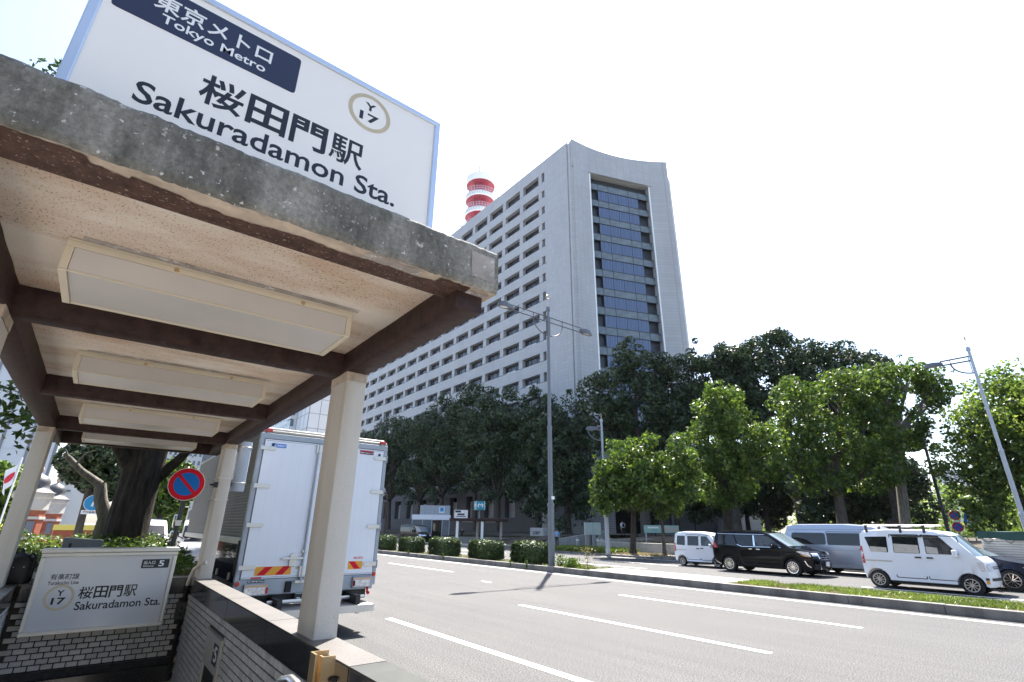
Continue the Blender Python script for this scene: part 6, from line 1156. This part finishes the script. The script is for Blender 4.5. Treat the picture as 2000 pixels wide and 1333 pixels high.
# underside, plate, tail lift
MB().box(2.15, 4.3, yb+.1, yf, .5, .92).build('chassis', 'black', TK); MB().box(2.8, 2.9, yb-.05, yb, .68, .85).build('bump_stop', 'rubber', TK, bevel=.01)
pl = MB().box(2.98, 3.32, yb-.03, yb-.02, .5, .66).build('number_plate', 'ink', TK); MB().box(2.985, 3.315, yb-.032, yb-.0305, .505, .51).box(2.985, 3.315, yb-.032, yb-.0305, .65, .655).build('plate_rim', 'print_white', pl)
text('あ 4-12', 'print_white', TK, (3.0, 3.3, .53, .6), yb-.033, .02)
lf = MB().box(2.45, 4.2, 9.25, 9.95, .42, .475).build('tail_lift', 'truck_alu', TK, bevel=.008); MB().box(2.45, 4.2, 9.235, 9.249, .36, .47).build('lift_edge', 'alu', lf); MB().tube([(2.5, 9.6, .56), (4.15, 9.6, .56)], .03, 10).build('lift_tube', 'alu', lf)
for x_ in (2.62, 3.92): MB().box(x_-.04, x_+.04, 9.3, 9.95, .36, .62).build('lift_arm', 'black', lf); MB().box(x_-.03, x_+.03, 9.24, 9.3, .34, .4).build('roller', 'steel', lf)
MB().tube([(4.28, yb-.02, .69), (4.28, yb-.02, .6)], .02, 8).lathe([(0, .56), (.03, .575), (.03, .61), (0, .62)], (4.3, yb-.02, 0), 12).build('coupling', 'red', TK)
# ribbed side and lower skirt
rb = MB().box(tl+.026, tl+.03, yb+.09, yf-.02, 1.55, 3.3).mesh('x', 'truck_alu')
ms = MB().box(-.012, 0, 0, yf-yb-.12, 0, .036).mesh('side_rib', 'truck_side', bevel=.008, seg=1); og = ORG[TK.name]
for k in range(33): link('side_rib', ms, TK, (tl+.03-og[0], yb+.1-og[1], 1.56+.052*k-og[2]))
MB().box(tl-.012, tl+.028, yb+.1, yf-.02, 1.44, 1.54).build('side_rail', 'alu', TK, bevel=.008); MB().box(tl+.005, tl+.029, yb+.1, yf-.02, .86, 1.43).build('side_panel', 'paint_navy', TK); MB().box(tl-.005, tl+.03, yb+.1, yf-.02, .78, .85).build('side_rail', 'dark_steel', TK)
for k in range(6): MB().box(tl-.012, tl+.004, yb+.5+k*1.1, yb+.53+k*1.1, .87, .98).build('cleat', 'steel', TK)
MB().box(tl-.03, tl, yb+.05, yb+.1, .95, 1.5).build('side_latch', 'black', TK, bevel=.01)
for y_ in (11.4, 15.9):
    for x_ in (2.2, 3.98): o = MB().lathe([(.22, 0), (.38, 0), (.42, .04), (.42, .24), (.38, .28), (.2, .28)], (x_, y_, .42), 28, ax='x').build('wheel', 'rubber', TK, smooth=True, angle=40); MB().lathe([(0, .06), (.1, .04), (.14, .1), (.22, .02), (.24, .02)], (x_, y_, .42), 24, ax='x').build('rim', 'steel', o, smooth=True)
cb = MB().prism(rpoly([(16.85, .6), (18.4, .6), (18.55, 1.3), (18.2, 2.35), (16.85, 2.4)], .12), lambda u, v, w_: (w_, u, v), 2.12, 4.3).build('cab', 'paint_white', TK, bevel=.06, seg=3, smooth=True)
MB().prism(rpoly([(17.1, 1.35), (18.1, 1.4), (17.9, 2.1), (17.1, 2.15)], .06), lambda u, v, w_: (w_, u, v), 2.112, 2.12).build('window', 'glass_dark', cb); MB().prism(rpoly([(17.05, .7), (18.1, .7), (18.2, 2.2), (17.05, 2.25)], .06), lambda u, v, w_: (w_, u, v), 2.117, 2.122).build('door', 'paint_offwhite', cb)
mi = MB().tube([(2.12, 17.9, 2.2), (1.86, 17.75, 2.2), (1.82, 17.7, 1.5), (2.12, 17.9, 1.35)], .015, 6).build('mirror_arm', 'black', TK); MB().obox((1.84, 17.66, 1.82), (.09, 0, 0), (0, .05, 0), (0, 0, .17)).build('mirror', 'chrome', mi, bevel=.03, smooth=True); MB().obox((1.86, 17.68, 1.45), (.11, 0, 0), (0, .06, 0), (0, 0, .11)).build('mirror', 'chrome', mi, bevel=.04, smooth=True)

# ================================================================== PEOPLE
def person(label, x, y, z, rz, shirt, lean=0, bag=False, stride=.1, h=1.72):
    t = thing('person', label, 'person', (x, y, z), 'people near the office entrance', rz, world=False)
    J = {'pel': (0, 0, .95, .15), 'belly': (0, 0, 1.1, .145), 'chest': (0, .01, 1.32, .165), 'neck': (0, .01, 1.47, .06), 'head0': (0, -.01, 1.56, .085), 'head1': (0, -.015, 1.66, .09),
         'hl': (-.1, 0, .9, .105), 'kl': (-.11, -.02+stride*.4, .49, .068), 'al': (-.11, .02+stride, .09, .045), 'tl': (-.12, -.12+stride, .04, .042), 'hr': (.1, 0, .9, .105), 'kr': (.11, -.04-stride*.4, .49, .068), 'ar': (.11, .02-stride, .09, .045), 'tr': (.12, -.12-stride, .04, .042),
         'sl': (-.2, .01, 1.4, .068), 'el': (-.25, .03, 1.13, .048), 'wl': (-.23, -.12, .95, .034), 'fl': (-.22, -.16, .86, .03), 'sr': (.2, .01, 1.4, .068), 'er': (.25, .03, 1.13, .048), 'wr': (.24, -.06, .9, .034), 'fr': (.235, -.08, .81, .03)}
    E2 = [('pel', 'belly'), ('belly', 'chest'), ('chest', 'neck'), ('neck', 'head0'), ('head0', 'head1'), ('pel', 'hl'), ('hl', 'kl'), ('kl', 'al'), ('al', 'tl'), ('pel', 'hr'), ('hr', 'kr'), ('kr', 'ar'), ('ar', 'tr'), ('chest', 'sl'), ('sl', 'el'), ('el', 'wl'), ('wl', 'fl'), ('chest', 'sr'), ('sr', 'er'), ('er', 'wr'), ('wr', 'fr')]
    ks = list(J); me = bpy.data.meshes.new('body'); s = h/1.75
    me.from_pydata([(a*s, (b-lean*max(0, c-.95))*s, c*s) for a, b, c, _ in J.values()], [(ks.index(a), ks.index(b)) for a, b in E2], [])
    o = bpy.data.objects.new('body', me); COL.objects.link(o); md = o.modifiers.new('s', 'SKIN'); o.modifiers.new('d', 'SUBSURF').levels = 2
    for i, k in enumerate(ks): me.skin_vertices[0].data[i].radius = (J[k][3]*s, J[k][3]*s*(.8 if k in ('pel', 'belly', 'chest') else 1)); me.skin_vertices[0].data[i].use_root = (k == 'pel')
    me2 = bpy.data.meshes.new_from_object(o.evaluated_get(bpy.context.evaluated_depsgraph_get())); bpy.data.objects.remove(o)
    for m_ in ('trousers', shirt, 'skin', 'hair', 'black'): me2.materials.append(M_(m_))
    for p_ in me2.polygons:
        c_ = p_.center; p_.use_smooth = True; zz_ = c_.z/s; arm = abs(c_.x/s) > .17
        p_.material_index = 4 if zz_ < .1 else 3 if zz_ > 1.66 or (zz_ > 1.57 and c_.y > .02-lean*.6) else 2 if zz_ > 1.45 or (arm and zz_ < 1.14) else 1 if zz_ > .98 or (arm and zz_ > 1.1) else 0
    link('body', me2, t)
    MB().lathe([(.105*s, 1.69*s), (.11*s, 1.7*s), (.12*s, 1.75*s), (.1*s, 1.78*s), (0, 1.79*s)], (0, -lean*.7, 0), 16).add([(-.09, -.1-lean*.7, 1.7*s), (.09, -.1-lean*.7, 1.7*s), (.06, -.18-lean*.7, 1.69*s), (-.06, -.18-lean*.7, 1.69*s)], [(0, 1, 2, 3)]).build('cap', 'vest', t, smooth=True) if shirt == 'shirt_blue' else None
    if bag: MB().box(-.13, .13, .1, .24, 1.02, 1.4).build('backpack', 'black', t, bevel=.05)
person('guard in light blue shirt and dark trousers standing beside the lamp post', 36.9, 39.6, 0, R(-60), 'shirt_blue', 0, False, .04)
person('person in white shirt with dark backpack at the brick wall corner', 46.1, 38.8, .95, R(150), 'shirt_white', .12, True, .2)
person('person in grey clothes walking in the dark entrance', 51.5, 38.8, .95, R(160), 'vest', .05, False, .2)
person('dark clothed person beside the far station canopy columns', 34.6, 53.6, 0, R(120), 'trousers', .1, False, .15)
# ================================================================== SUMMER HAZE
hz = MB().box(-2650, 2650, -2650, 2650, -6, 125).mesh('haze', [])
hm = bpy.data.materials.new('haze'); hm.use_nodes = True; hm.node_tree.nodes.remove(hm.node_tree.nodes['Principled BSDF'])
pv = hm.node_tree.nodes.new('ShaderNodeVolumePrincipled'); pv.inputs['Color'].default_value = (.8, .9, 1, 1); pv.inputs['Density'].default_value = .00005; pv.inputs['Anisotropy'].default_value = 0
hm.node_tree.links.new(pv.outputs[0], hm.node_tree.nodes['Material Output'].inputs['Volume']); hz.materials.append(hm)
tag(link('haze', hz), 'pale summer haze over the whole street', 'haze', kind='stuff')
